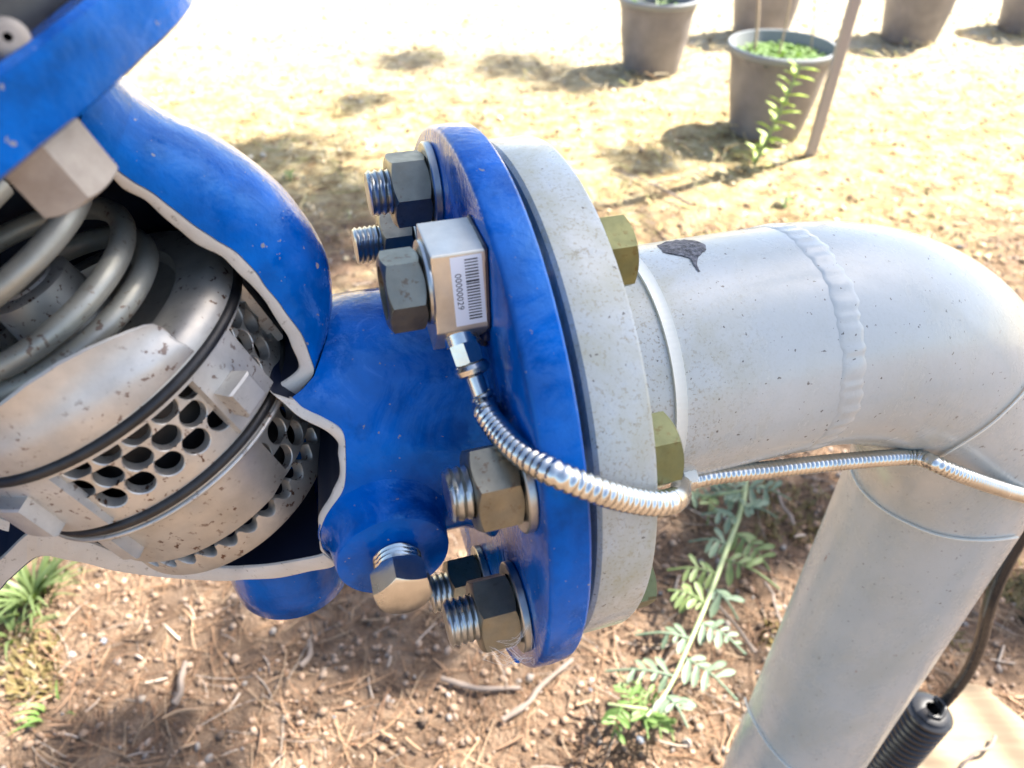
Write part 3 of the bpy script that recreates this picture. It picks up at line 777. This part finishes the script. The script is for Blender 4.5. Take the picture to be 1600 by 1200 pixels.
for k in range(nstep):
    l = total * k / (nstep - 1); i = min(np.searchsorted(Ls, l), len(dense) - 1); i = max(1, i)
    f = (l - Ls[i - 1]) / (Ls[i] - Ls[i - 1] + 1e-12); path.append(lerp(dense[i - 1], dense[i], f))
    rad.append(.0031 + .00075 * (abs(math.sin(PI * l / pitch)) ** .7))
mb = MB(); tube(mb, path, rad, 14); cn = mb.build('ribbed_conduit', BRIGHT, None, 70)
tag(cn, 'flexible ribbed metal cable conduit curling from the sensor block along the grey pipe', 'conduit')

# ================================================================== CABLE TIES
def band(o, ax, rad, wdt, th, name, label, teeth=True):
    t0 = thing(name, label, 'cable tie', o)
    ax, u, v = frame(ax); rows = []; nk = 420 if teeth else 120
    for k in range(nk):
        t = 2 * PI * k / nk; rr = rad + (.00007 if teeth and k % 3 == 0 else 0)
        rows.append([o + ax * s_ + (rr if r_ else rad - th) * (math.cos(t) * u + math.sin(t) * v) + (0 if not r_ else r_) * (math.cos(t) * u + math.sin(t) * v) for s_, r_ in ((-wdt / 2, 0), (-wdt / 2, .0003), (-wdt * .3, .0001), (wdt * .3, .0001), (wdt / 2, .0003), (wdt / 2, 0))])
    MB().grid(rows, True, True).build('strap', NYLON, t0, 25); return t0
q = on_pipe(1062, 610); ss = (q - CF) @ AX
tie = band(P(ss, 0, 0), AX * .998 + UP * -.0 , PIPE_R + .0010, .0043, .0009, 'cable_tie', 'wide translucent cable tie round the grey pipe beside its flange')
bm = bmesh.new(); bmesh.ops.create_cube(bm, size=1)
bmesh.ops.scale(bm, vec=(.0065, .006, .010), verts=bm.verts); bmesh.ops.bevel(bm, geom=bm.edges[:], offset=.0008, segments=2, affect='EDGES')
me = bpy.data.meshes.new('tie_head'); bm.to_mesh(me); bm.free(); me.materials.append(NYLON)
o = bpy.data.objects.new('tie_head', me); COL.objects.link(o); o.location = Vector(on_d(1071, 745, .043)); o.rotation_euler = (R(35), 0, .3078); attach(o, tie)
def strand(pxs, label, rad=.0009, off=.0011):
    pts = [on_pipe(x, y, off) for x, y in pxs]
    mb = MB(); tube(mb, smooth_path(pts, 60), rad, 6, True, 0, .55); o = mb.build('cable_tie', NYLON, None, 60)
    return tag(o, label, 'cable tie')
strand([(1438, 728), (1455, 722), (1480, 708), (1510, 690), (1540, 670), (1570, 645), (1600, 614), (1615, 590)], 'thin clear cable tie slanting up across the elbow from the ribbed conduit')
strand([(1326, 720), (1334, 745), (1350, 770), (1380, 796), (1420, 818), (1460, 834), (1500, 842), (1540, 844), (1570, 842), (1590, 839)], 'thin clear cable tie looped round the grey leg below the elbow')
strand([(1164, 1090), (1170, 1110), (1185, 1140), (1205, 1170), (1225, 1192), (1250, 1215)], 'faint clear cable tie low on the grey leg near the black conduit')

# ================================================================== BLACK CABLE AND CORRUGATED CONDUIT
cb = [on_d(*p, d) for p, d in (((1650, 760), -.01), ((1620, 800), -.01), ((1590, 848), -.008), ((1563, 900), -.004), ((1545, 950), .0), ((1533, 1000), .0), ((1512, 1050), .0), ((1480, 1092), .0), ((1455, 1115), .0), ((1425, 1150), .0))]
mb = MB(); tube(mb, smooth_path(cb, 160), [.0050 + .00025 * mnoise.noise((i * .35, 0, 0)) for i in range(160)], 14); o = mb.build('black_cable', CABLE, None, 60)
tag(o, 'black cable hanging beside the grey leg and entering a corrugated sleeve', 'cable')
c0, c1 = on_d(1456, 1108, .002), on_d(1330, 1262, .004); dd = c1 - c0; dd /= np.linalg.norm(dd)
mb = MB(); rows = []; ax_, u_, v_ = frame(dd); Lc = np.linalg.norm(c1 - c0) + .10; npp = int(Lc / .0075 * 6)
prof = [(-.002, .006), (-.0022, .012), (.0, .0165)] + [(.002 + Lc * i / npp, .0158 + .0044 * (1 if (i % 6) in (2, 3, 4) else (.6 if (i % 6) in (1, 5) else 0))) for i in range(npp + 1)]
lathe(mb, prof, c0, dd, 48); o = mb.build('corrugated_sleeve', CABLE, None, 50); tag(o, 'black corrugated plastic sleeve leaning at the foot of the grey leg', 'cable sleeve')
mb = MB(); pth = smooth_path([c0 + u_ * .010 - ax_ * .004 + v_ * .006, c0 + ax_ * -.007 + v_ * .009, c0 - ax_ * .004 - u_ * .010 + v_ * .002, c0 - ax_ * .003 - u_ * .008 - v_ * .008], 30)
tube(mb, pth, .0018, 8, True); mb.build('tape_fold', CABLE, o, 60)

# ================================================================== WOOD SLAB ON THE GROUND
me = bpy.data.meshes.new('wood_slab'); bm = bmesh.new()
poly = [(1345, 1290), (1395, 1180), (1440, 1125), (1500, 1065), (1535, 1068), (1600, 1120), (1660, 1190), (1640, 1330), (1450, 1360)]
v0 = [bm.verts.new(on_z(*p, .022) + np.array([0, 0, .002 * math.sin(i * 2.1)])) for i, p in enumerate(poly)]
v1 = [bm.verts.new(v.co + Vector((0, 0, -.05))) for v in v0]
bm.faces.new(v0); bm.faces.new(v1[::-1])
for i in range(len(poly)): bm.faces.new((v0[i], v1[i], v1[(i + 1) % len(poly)], v0[(i + 1) % len(poly)]))
bmesh.ops.recalc_face_normals(bm, faces=bm.faces); bmesh.ops.bevel(bm, geom=[e for e in bm.edges], offset=.004, segments=2, affect='EDGES')
bm.to_mesh(me); bm.free(); me.materials.append(SLAB)
o = bpy.data.objects.new('wood_slab', me); COL.objects.link(o); tag(o, 'pale split piece of wood lying on the ground beside the corrugated sleeve', 'wood')

# ================================================================== PLANT POTS
def plant_pot(px, py, rim, h, base, label, green=.5, seed=1):
    p = on_z(px, py, 0); t = thing('plant_pot', label, 'plant pot', p, 'grey plastic plant pots standing on the dry ground')
    r0, r1 = base / 2, rim / 2; mb = MB()
    lathe(mb, [(0, .001), (0, r0 - .004), (.004, r0), (h * .5, lerp(r0, r1, .52)), (h - .035, r1 - .010), (h - .034, r1 - .006), (h - .02, r1 - .004), (h - .02, r1 - .008), (h - .06, r1 - .022)], p, UP, 56); mb.build('pot_wall', POT, t)
    mb = MB(); lathe(mb, [(h - .021, r1 - .006), (h - .016, r1 + .003), (h - .004, r1 + .005), (h, r1 + .002), (h, r1 - .005), (h - .012, r1 - .008), (h - .06, r1 - .022)], p, UP, 56); mb.build('pot_rim', POTRIM, t)
    mb = MB(); lathe(mb, [(h - .050, r1 - .018), (h - .048, .001)], p, UP, 40); mb.build('soil', SOIL, t)
    if green:
        rr = random.Random(seed); mb = MB()
        for k in range(int(420 * green)):
            a = rr.random() * 2 * PI; q = math.sqrt(rr.random()) * (r1 - .02); b = p + np.array([q * math.cos(a), q * math.sin(a), h - .05])
            for l in range(2):
                a2 = rr.random() * 2 * PI; ln = rr.uniform(.012, .034); u = np.array([math.cos(a2), math.sin(a2), 0]); w_ = np.array([-u[1], u[0], 0]) * ln * .22
                mb.add([b, b + u * ln * .5 + UP * ln * .7 + w_, b + u * ln + UP * ln * .8, b + u * ln * .5 + UP * ln * .7 - w_], [(0, 1, 2, 3)])
        tag(mb.build('seedlings', LEAF_G, t, smooth=False), kind='stuff')
    return t, p
potA, pA = plant_pot(1016, 108, .262, .235, .190, 'grey plant pot nearest the blue valve, small green sprout in it', .06, 2)
potB, pB = plant_pot(1194, 204, .285, .240, .200, 'nearest grey plant pot, full of bright green seedlings, wooden stake in front of it', 1.0, 3)
potC, pC = plant_pot(1186, 58, .275, .245, .200, 'grey plant pot directly behind the one full of seedlings', 0, 4)
potD, pD = plant_pot(1418, 62, .275, .245, .200, 'grey plant pot to the right of the wooden stake', .3, 5)
potE, pE = plant_pot(1600, 48, .275, .245, .200, 'grey plant pot cut off by the right edge of the picture', .2, 6)
def sprig(name, base, tip, nleaf, ln, wd, lm, label, cat, bend=.02, seed=0, parent=None, r=.002, droop=.2):
    rr = random.Random(seed); base, tip = np.array(base), np.array(tip)
    t = thing(name, label, cat, base) if parent is None else parent
    side = np.cross(tip - base, UP + .01); side /= np.linalg.norm(side) + 1e-9
    path = smooth_path([base, lerp(base, tip, .5) + side * bend, tip], 14)
    mb = MB(); tube(mb, path, [r * (1 - .6 * i / 13) for i in range(14)], 6); mb.build('stem', LEAF_S, t, 60)
    for k in range(nleaf):
        f = .12 + .88 * k / nleaf; p = path[int(f * 13)]; ax = path[min(13, int(f * 13) + 1)] - path[max(0, int(f * 13) - 1)]; ax /= np.linalg.norm(ax)
        a = k * 2.4 + rr.random() * .5; _, u, v = frame(ax); dr = math.cos(a) * u + math.sin(a) * v
        l_ = ln * rr.uniform(.7, 1.15) * (1 - .35 * abs(f - .45)); dv = dr * .85 + ax * .45 - UP * droop * rr.random(); dv /= np.linalg.norm(dv)
        wv = np.cross(dv, ax); wv /= np.linalg.norm(wv) + 1e-9; nn = np.cross(wv, dv); rows = []
        for j in range(6):
            x = j / 5; w_ = wd * math.sin(PI * min(.97, x * .9 + .08)) * .5
            c = p + dv * l_ * x - nn * l_ * .18 * x * x
            rows.append([c - wv * w_ + nn * w_ * .3, c, c + wv * w_ + nn * w_ * .3])
        MB().grid(rows).build('leaf', lm, t, 80)
    return t
b_ = on_z(1178, 258, 0)
sprig('weed', b_, b_ + np.array([.06, .0, .262]), 30, .055, .020, LEAF_Y, 'tall upright green weed in front of the seedling pot', 'weed', .012, 4, r=.006)
b_ = on_z(1224, 322, 0); sprig('weed', b_, b_ + np.array([.006, .0, .05]), 9, .022, .014, LEAF_G, 'tiny green weed on the straw below the seedling pot', 'weed', .004, 5)
b_ = pA + UP * .19; sprig('seedling', b_, b_ + np.array([.02, 0, .09]), 10, .045, .016, LEAF_G, 'single green seedling growing in the pot nearest the blue valve', 'seedling', .01, 8)
b_ = pE + np.array([-.06, -.13, 0]); sprig('weed', b_, b_ + np.array([.03, 0, .11]), 14, .04, .014, LEAF_G, 'pale green weed in front of the pot at the right edge', 'weed', .01, 9)
b_ = on_z(455, 285); sprig('weed', b_, b_ + np.array([.0, .0, .03]), 7, .02, .012, LEAF_G, 'tiny green sprout on the ground above the blue valve shoulder', 'weed', .004, 15)
# dry stalks in the seedling pot
for k, (x0, y0, x1, y1, lab) in enumerate(((1176, 96, 1186, -40, 'leftmost dry stalk standing in the seedling pot'), (1213, 100, 1243, -60, 'middle dry stalk standing in the seedling pot'), (1264, 98, 1275, -60, 'rightmost thin dry stalk standing in the seedling pot'))):
    r0 = on_z(x0, y0, .18); r = ray(x1, y1); q = CAMP + r * (r0[1] / r[1])
    mb = MB(); tube(mb, smooth_path([r0, lerp(r0, q, .5) + np.array([.006, 0, 0]), q, q + (q - r0) * .5], 12), [.0045, .003, .002][k], 6); o = mb.build('dry_stalk', STALK, None, 60)
    tag(o, lab, 'stalk', 'dry stalks in the seedling pot')
# stake
sb = on_z(1266, 243, 0); r = ray(1336, 0); tpt = CAMP + r * ((sb[1] - .005) / r[1]); sd = tpt - sb; sd /= np.linalg.norm(sd)
mb = MB(); ax_, u_, v_ = frame(sd)
for (s0, s1) in ((-.1, 1.45),):
    rows = []
    for i in range(16):
        s = lerp(s0, s1, i / 15); c = sb + sd * s; hx, hy = .0135, .010
        rows.append([c + np.array([x * hx, y * hy, 0]) * (1 + .04 * mnoise.noise((i, x, y))) for x, y in ((-1, -.8), (-.8, -1), (.8, -1), (1, -.8), (1, .8), (.8, 1), (-.8, 1), (-1, .8))])
    mb.grid(rows, False, True); mb.fan(rows[-1])
STAKE = mat('grey_brown_stake', (.36, .30, .26), .8)
o = mb.build('wooden_stake', STAKE, None, 30); tag(o, 'tall weathered wooden stake standing in front of the seedling pot', 'stake')

# ================================================================== NEAR WEEDS
def lobed_weed(name, pxs, label, seed, lm, size=1.0, n_side=9):
    rr = random.Random(seed); pts = [on_z(x, y, z) for x, y, z in pxs]; base = pts[0].copy(); base[2] = 0
    t = thing(name, label, 'weed', base); path = smooth_path(pts, 50)
    mb = MB(); tube(mb, path, [.0042 * size * (1 - .55 * i / 49) for i in range(50)], 7); mb.build('stem', LEAF_S, t, 60)
    for k in range(n_side):
        i = int(4 + 44 * k / n_side); p = path[i]; ax = path[min(49, i + 1)] - path[max(0, i - 1)]; ax /= np.linalg.norm(ax)
        sd = (1 if k % 2 else -1); side = np.cross(ax, UP); side /= np.linalg.norm(side)
        dv = side * sd * .9 + ax * rr.uniform(.1, .55) + UP * rr.uniform(-.15, .35); dv /= np.linalg.norm(dv); l_ = size * rr.uniform(.04, .075)
        mb = MB(); rp = smooth_path([p, p + dv * l_ * .5 + UP * .006, p + dv * l_ - UP * .006], 8); tube(mb, rp, .0013 * size, 5)
        for j in range(rr.choice((5, 7, 9))):   # lobes along the rachis
            f = .25 + .75 * (j // 2) / 6; q = rp[min(7, int(f * 7))]; wv = np.cross(dv, UP); wv /= np.linalg.norm(wv)
            ld = dv * .5 + wv * (1 if j % 2 else -1) * (1.0 if j < 10 else 0) + UP * rr.uniform(-.6, .6); ld /= np.linalg.norm(ld); ll = size * rr.uniform(.012, .026) * (1.2 - .3 * f); nn = np.cross(ld, np.cross(UP, ld)); cr = np.cross(ld, UP); cr /= np.linalg.norm(cr) + 1e-9
            rows = []
            for x, wd_ in ((0, .07), (.3, .11), (.6, .17), (.85, .13), (1, .03)):
                c = q + ld * ll * x - UP * ll * .25 * x * x; rows.append([c - cr * ll * wd_ + UP * ll * .08, c, c + cr * ll * wd_ + UP * ll * .05])
            mb.grid(rows)
        mb.build('leaf', lm if rr.random() < .88 else TUFT, t, 80)
    return t
lobed_weed('weed', [(1166, 745, .02), (1160, 790, .035), (1135, 860, .05), (1105, 940, .06), (1075, 1010, .065), (1045, 1075, .07), (1010, 1120, .075)], 'long trailing blue-green weed with lobed leaves under the grey pipe', 21, LEAF_B, 1.05, 15)
lobed_weed('weed', [(1080, 770, .01), (1100, 775, .03), (1130, 772, .045), (1165, 765, .05)], 'small blue-green weed behind the ribbed conduit', 25, LEAF_B, .75, 7)
lobed_weed('weed', [(1040, 1120, .01), (1015, 1110, .04), (985, 1105, .06), (950, 1100, .06)], 'bright green leafy tip of weed below the flanges', 23, LEAF_G, .75, 7)
def tuft(pxs, label, seed, lm, n, ln):
    rr = random.Random(seed); p = on_z(*pxs); t = thing('grass_tuft', label, 'grass', p); mb = MB()
    for k in range(n):
        a = rr.random() * 2 * PI; u = np.array([math.cos(a), math.sin(a), 0]); b = p + u * rr.random() * .03; l_ = ln * rr.uniform(.5, 1.1); w_ = np.cross(u, UP) * rr.uniform(.002, .0045)
        rows = []
        for j in range(6):
            x = j / 5; c = b + u * l_ * .8 * x ** 1.5 + UP * l_ * (x - .45 * x * x); rows.append([c - w_ * (1 - x * .95), c + w_ * (1 - x * .95)])
        mb.grid(rows)
    tag(mb.build('blades', lm, t, 80), kind='stuff'); return t
tuft((55, 935), 'bright green grass tuft under the left end of the valve', 31, TUFT, 60, .11)
tuft((20, 990), 'smaller yellow-green tuft at the left edge of the picture', 32, TUFT, 26, .07)
tuft((90, 1105), 'tiny green sprig on the ground at lower left', 33, LEAF_G, 7, .03)

# ================================================================== LITTER ON THE GROUND
def gz(x, y): return .010 * mnoise.noise((x * 3.1, y * 3.1, .3)) + .007 * mnoise.noise((x * 11, y * 11, 2.2)) + .004 * mnoise.noise((x * 31, y * 31, 5))
ico = bmesh.new(); bmesh.ops.create_icosphere(ico, subdivisions=1, radius=1); ico.verts.ensure_lookup_table()
IV = np.array([v.co[:] for v in ico.verts]); IF = np.array([[v.index for v in f.verts] for f in ico.faces]); ico.free()
def scatter_mesh(name, V, Fc, cols, nv, material, label):
    me = bpy.data.meshes.new(name); N = len(V)
    me.vertices.add(N); me.vertices.foreach_set('co', V.astype(np.float32).ravel())
    k = Fc.shape[1]; me.loops.add(Fc.size); me.loops.foreach_set('vertex_index', Fc.astype(np.int32).ravel())
    me.polygons.add(len(Fc)); me.polygons.foreach_set('loop_start', np.arange(0, Fc.size, k, dtype=np.int32)); me.polygons.foreach_set('loop_total', np.full(len(Fc), k, np.int32))
    me.update(calc_edges=True)
    at = me.color_attributes.new('tint', 'FLOAT_COLOR', 'POINT'); c4 = np.ones((N, 4), np.float32); c4[:, :3] = np.repeat(cols, nv, 0); at.data.foreach_set('color', c4.ravel())
    me.materials.append(material); o = bpy.data.objects.new(name, me); COL.objects.link(o); return tag(o, label, None, None, 'stuff')
def spots(n, y0, y1, pw=1.0, pad=.25):
    y = y0 + (y1 - y0) * nrg.random(n) ** pw; half = .62 + .60 * np.maximum(y - .3, 0) + pad
    x = (nrg.random(n) * 2 - 1) * half; z = np.array([gz(a, b) for a, b in zip(x, y)]); return np.stack([x, y, z], 1)
def pal(n, cs, wts, j=.25):
    i = nrg.choice(len(cs), n, p=np.array(wts) / sum(wts)); c = np.array(cs)[i]; return np.clip(c * (1 + j * (nrg.random((n, 1)) * 2 - 1)), 0, 1)
def rotm(n):
    q = nrg.normal(size=(n, 4)); q /= np.linalg.norm(q, axis=1)[:, None]; a, b, c, d = q.T
    return np.stack([np.stack([1 - 2 * (c * c + d * d), 2 * (b * c - a * d), 2 * (b * d + a * c)], 1), np.stack([2 * (b * c + a * d), 1 - 2 * (b * b + d * d), 2 * (c * d - a * b)], 1), np.stack([2 * (b * d - a * c), 2 * (c * d + a * b), 1 - 2 * (b * b + c * c)], 1)], 1)
def pebbles(name, n, y0, y1, s0, s1, pw, cs, wts, label):
    p = spots(n, y0, y1, pw); s = s0 + (s1 - s0) * nrg.random((n, 1)) ** 2.5
    sh = s * (.55 + .6 * nrg.random((n, 3))); rm = rotm(n)
    jit = 1 + .22 * (nrg.random((n, len(IV), 1)) * 2 - 1)
    V = np.einsum('nij,nvj->nvi', rm, IV[None] * jit * sh[:, None, :]) + p[:, None, :] + np.array([0, 0, 1]) * (s * .25)[:, None, :]
    Fc = (IF[None] + (np.arange(n) * len(IV))[:, None, None]).reshape(-1, 3)
    return scatter_mesh(name, V.reshape(-1, 3), Fc, pal(n, cs, wts), len(IV), TINT, label)
EARTH = [(.25, .17, .115), (.19, .125, .082), (.10, .066, .044), (.29, .21, .15), (.22, .19, .165), (.12, .135, .16), (.36, .30, .24)]
pebbles('gravel', 24000, .22, 1.6, .0010, .0066, 1.15, EARTH, [8, 7, 4, 3.5, 1.4, .3, .4], 'loose brown gravel and bark crumbs under the valve')
pebbles('far_gravel', 9000, 1.4, 4.3, .003, .010, 1.0, [(.52, .42, .26), (.40, .29, .16), (.20, .13, .08), (.62, .55, .42)], [5, 4, 2, 3], 'pale gravel and crumbs on the sunny ground')
def sticks(name, n, y0, y1, l0, l1, r, pw, cs, wts, label, lift=.004, tilt=.25, curve=.12):
    p = spots(n, y0, y1, pw); a = nrg.random(n) * 2 * PI; el = (nrg.random(n) * 2 - 1) * tilt * nrg.random(n); L = l0 + (l1 - l0) * nrg.random(n)
    d = np.stack([np.cos(a) * np.cos(el), np.sin(a) * np.cos(el), np.sin(el)], 1); sd = np.stack([-np.sin(a), np.cos(a), np.zeros(n)], 1); up = np.cross(d, sd)
    cu = (nrg.random(n) * 2 - 1) * curve * L; rr = r * (.6 + .8 * nrg.random(n)); ps = []
    base = p + np.array([0, 0, 1]) * (lift * nrg.random(n) + np.abs(np.sin(el)) * L / 2)[:, None]
    nsg = 4
    for k in range(nsg):
        t = k / (nsg - 1) - .5; c = base + d * (L * t)[:, None] + sd * (cu * (1 - 4 * t * t))[:, None]; tp = rr * (1 - .5 * abs(t))
        for q in range(3): ps.append(c + tp[:, None] * (math.cos(q * 2.094) * sd + math.sin(q * 2.094) * up))
    V = np.stack(ps, 1); nv = nsg * 3; fs = []
    for k in range(nsg - 1):
        for q in range(3):
            fs.append((k * 3 + q, k * 3 + (q + 1) % 3, (k + 1) * 3 + (q + 1) % 3, (k + 1) * 3 + q))
    Fc = (np.array(fs)[None] + (np.arange(n) * nv)[:, None, None]).reshape(-1, 4)
    return scatter_mesh(name, V.reshape(-1, 3), Fc, pal(n, cs, wts), nv, TINT, label)
NEED = [(.30, .18, .10), (.22, .12, .065), (.38, .27, .17), (.12, .075, .045), (.34, .29, .24)]
sticks('fallen_needles', 15000, .22, 1.7, .02, .075, .00055, 1.1, NEED, [5, 5, 3, 3, 1], 'fallen brown needles strewn over the soil')
sticks('bark_shreds', 1500, .22, 1.7, .012, .04, .0015, 1.1, [(.34, .22, .13), (.2, .12, .07), (.42, .34, .27)], [4, 4, 2], 'shreds of bark and small sticks on the soil', .006)
sticks('dry_straw', 12000, 1.55, 4.4, .025, .09, .0011, .9, [(.60, .49, .26), (.50, .37, .18), (.64, .56, .38), (.24, .15, .08), (.40, .40, .14)], [5, 4, 3, 3, 2], 'dry straw and moss over the sunny ground', .02, .9, .2)
# yellow moss beside the leg
def moss(n, px0, px1, py0, py1):
    P_ = []; 
    for k in range(n):
        q = on_z(rng.uniform(px0, px1), rng.uniform(py0, py1)); P_.append((q[0], q[1], gz(q[0], q[1])))
    return P_
mm = moss(1500, 1180, 1620, 760, 1010) + moss(700, 1500, 1640, 900, 1100) + moss(350, 0, 90, 1000, 1090)
mb = MB()
for (x, y, z) in mm:
    if mnoise.noise((x * 9, y * 9, 1)) < -.12: continue
    b = np.array([x, y, z]); a = rng.random() * 2 * PI; u = np.array([math.cos(a), math.sin(a), 0]); l_ = rng.uniform(.008, .022); w_ = np.array([-u[1], u[0], 0]) * l_ * .18
    for j in range(2):
        c = b + u * l_ * .5 * j; mb.add([c - w_, c + w_, c + u * l_ * .5 + UP * l_ * rng.uniform(.3, .8)], [(0, 1, 2)])
MOSS = leafmat('yellow_moss', (.17, .13, .05), .2)
o = mb.build('yellow_moss', MOSS, None, smooth=False); tag(o, 'yellow-brown moss growing round the foot of the grey leg', kind='stuff')
# single sticks that stand out
TW = [((770, 985), (905, 905), .0045, 'grey twig lying on the dark gravel below the drain plug'), ((690, 1060), (812, 1075), .005, 'pale knobbly twig under the valve'), ((785, 1125), (895, 1030), .005, 'brown stick on the gravel left of the flange foot'),
      ((272, 1100), (290, 1035), .006, 'stubby brown stick at lower left'), ((470, 1040), (483, 1000), .005, 'short thick stick standing in the mulch at lower left'),
      ((1180, 1020), (1090, 900), .0035, 'long brown twig leaning beside the trailing weed'), ((1195, 910), (1225, 985), .003, 'pale curved twig left of the grey leg'), ((1240, 820), (1215, 765), .004, 'broken pale stick near the moss'), ((1080, 320), (960, 265), .005, 'sun-bleached branch on the ground behind the flanges'), ((1010, 290), (1110, 265), .004, 'dark thin branch on the ground behind the white flange'), ((1555, 1150), (1500, 1200), .003, 'thin brown twig lying on the pale wood')]
for (x0, y0), (x1, y1), r_, lab in TW:
    zz = .03 if 'wood' in lab else .012
    p, q = on_z(x0, y0, zz), on_z(x1, y1, zz); mid = (p + q) / 2 + np.array([rng.uniform(-.01, .01), rng.uniform(-.01, .01), .004])
    mb = MB(); L_ = smooth_path([p, lerp(p, mid, .6) + np.array([.004, -.003, 0]), mid, q], 14)
    tube(mb, L_, [r_ * (.7 + .3 * mnoise.noise((i * .6, x0, 0))) * (1 - .3 * i / 13) for i in range(14)], 7); o = mb.build('twig', WOODB, None, 50); tag(o, lab, 'twig', 'twigs on the ground')

# ================================================================== TREE THAT SHADES THE VALVE (right of the frame)
tgt = P(-.02, 0, .03); CC = tgt + SUND * 4.3
tb = np.array([CC[0] + .55, CC[1] - 1.35, 0]); tree = thing('shade_tree', 'leafy tree outside the frame to the right, dappling the valve with shade', 'tree', tb)
mb = MB(); tp = smooth_path([tb - UP * .1, tb + np.array([.05, .1, 1.2]), tb + np.array([.02, .45, 2.4]), CC + np.array([.1, .05, -.3]), CC + np.array([0, 0, .7])], 40)
tube(mb, tp, [.085 * (1 - .8 * i / 39) + .006 for i in range(40)], 10); mb.build('trunk', BARK, tree, 60)
rt = random.Random(8); cl = []
shade_pts = [(P(s_, d_, z_), .125) for s_, d_, z_ in ((.05, 0, .085), (.08, 0, .0), (.03, .05, -.06), (.14, 0, .03), (.22, 0, .02), (.29, 0, -.08), (.27, 0, -.20), (-.03, .05, -.07), (-.19, .0, .16))]
shade_pts += [(on_z(x, y), r_) for x, y, r_ in ((520, 985, .06), (640, 1000, .07), (215, 1180, .06), (1100, 850, .08), (1210, 800, .08), (1560, 960, .08), (400, 250, .13), (330, 300, .12), (520, 310, .13), (640, 95, .10), (800, 105, .12), (900, 130, .10), (480, 380, .14), (1010, 250, .08), (560, 160, .07))]
for p_, r_ in shade_pts:
    h_ = rt.uniform(3.7, 4.9); cl.append((p_ + SUND * h_, r_))
mb = MB()
for c, r_ in cl:
    i = rt.randint(18, 38); tube(mb, smooth_path([tp[i], lerp(tp[i], c, .5) + UP * .08, c], 8), [.012 * (1 - .7 * j / 7) for j in range(8)], 5)
mb.build('limbs', BARK, tree, 60)
wts_ = np.array([r_ ** 2 for _, r_ in cl]); nleaf = int(wts_.sum() / .15 ** 2 * 950)
ci = nrg.choice(len(cl), nleaf, p=wts_ / wts_.sum()); cc = np.array([c for c, _ in cl])[ci]; cr = np.array([r_ for _, r_ in cl])[ci][:, None]
pos = cc + nrg.normal(size=(nleaf, 3)) * cr * .62; rm = rotm(nleaf); sz = nrg.uniform(.017, .032, (nleaf, 1, 1))
shape = np.array([[-1, 0, 0], [0, .42, .1], [1, 0, 0], [0, -.42, .1]])
V = np.einsum('nij,vj->nvi', rm, shape) * sz + pos[:, None]; Fc = np.arange(nleaf * 4).reshape(-1, 4)
me = bpy.data.meshes.new('crown'); me.from_pydata(V.reshape(-1, 3).tolist(), [], Fc.tolist()); me.materials.append(LEAF_T)
o = bpy.data.objects.new('crown', me); COL.objects.link(o); attach(o, tree)
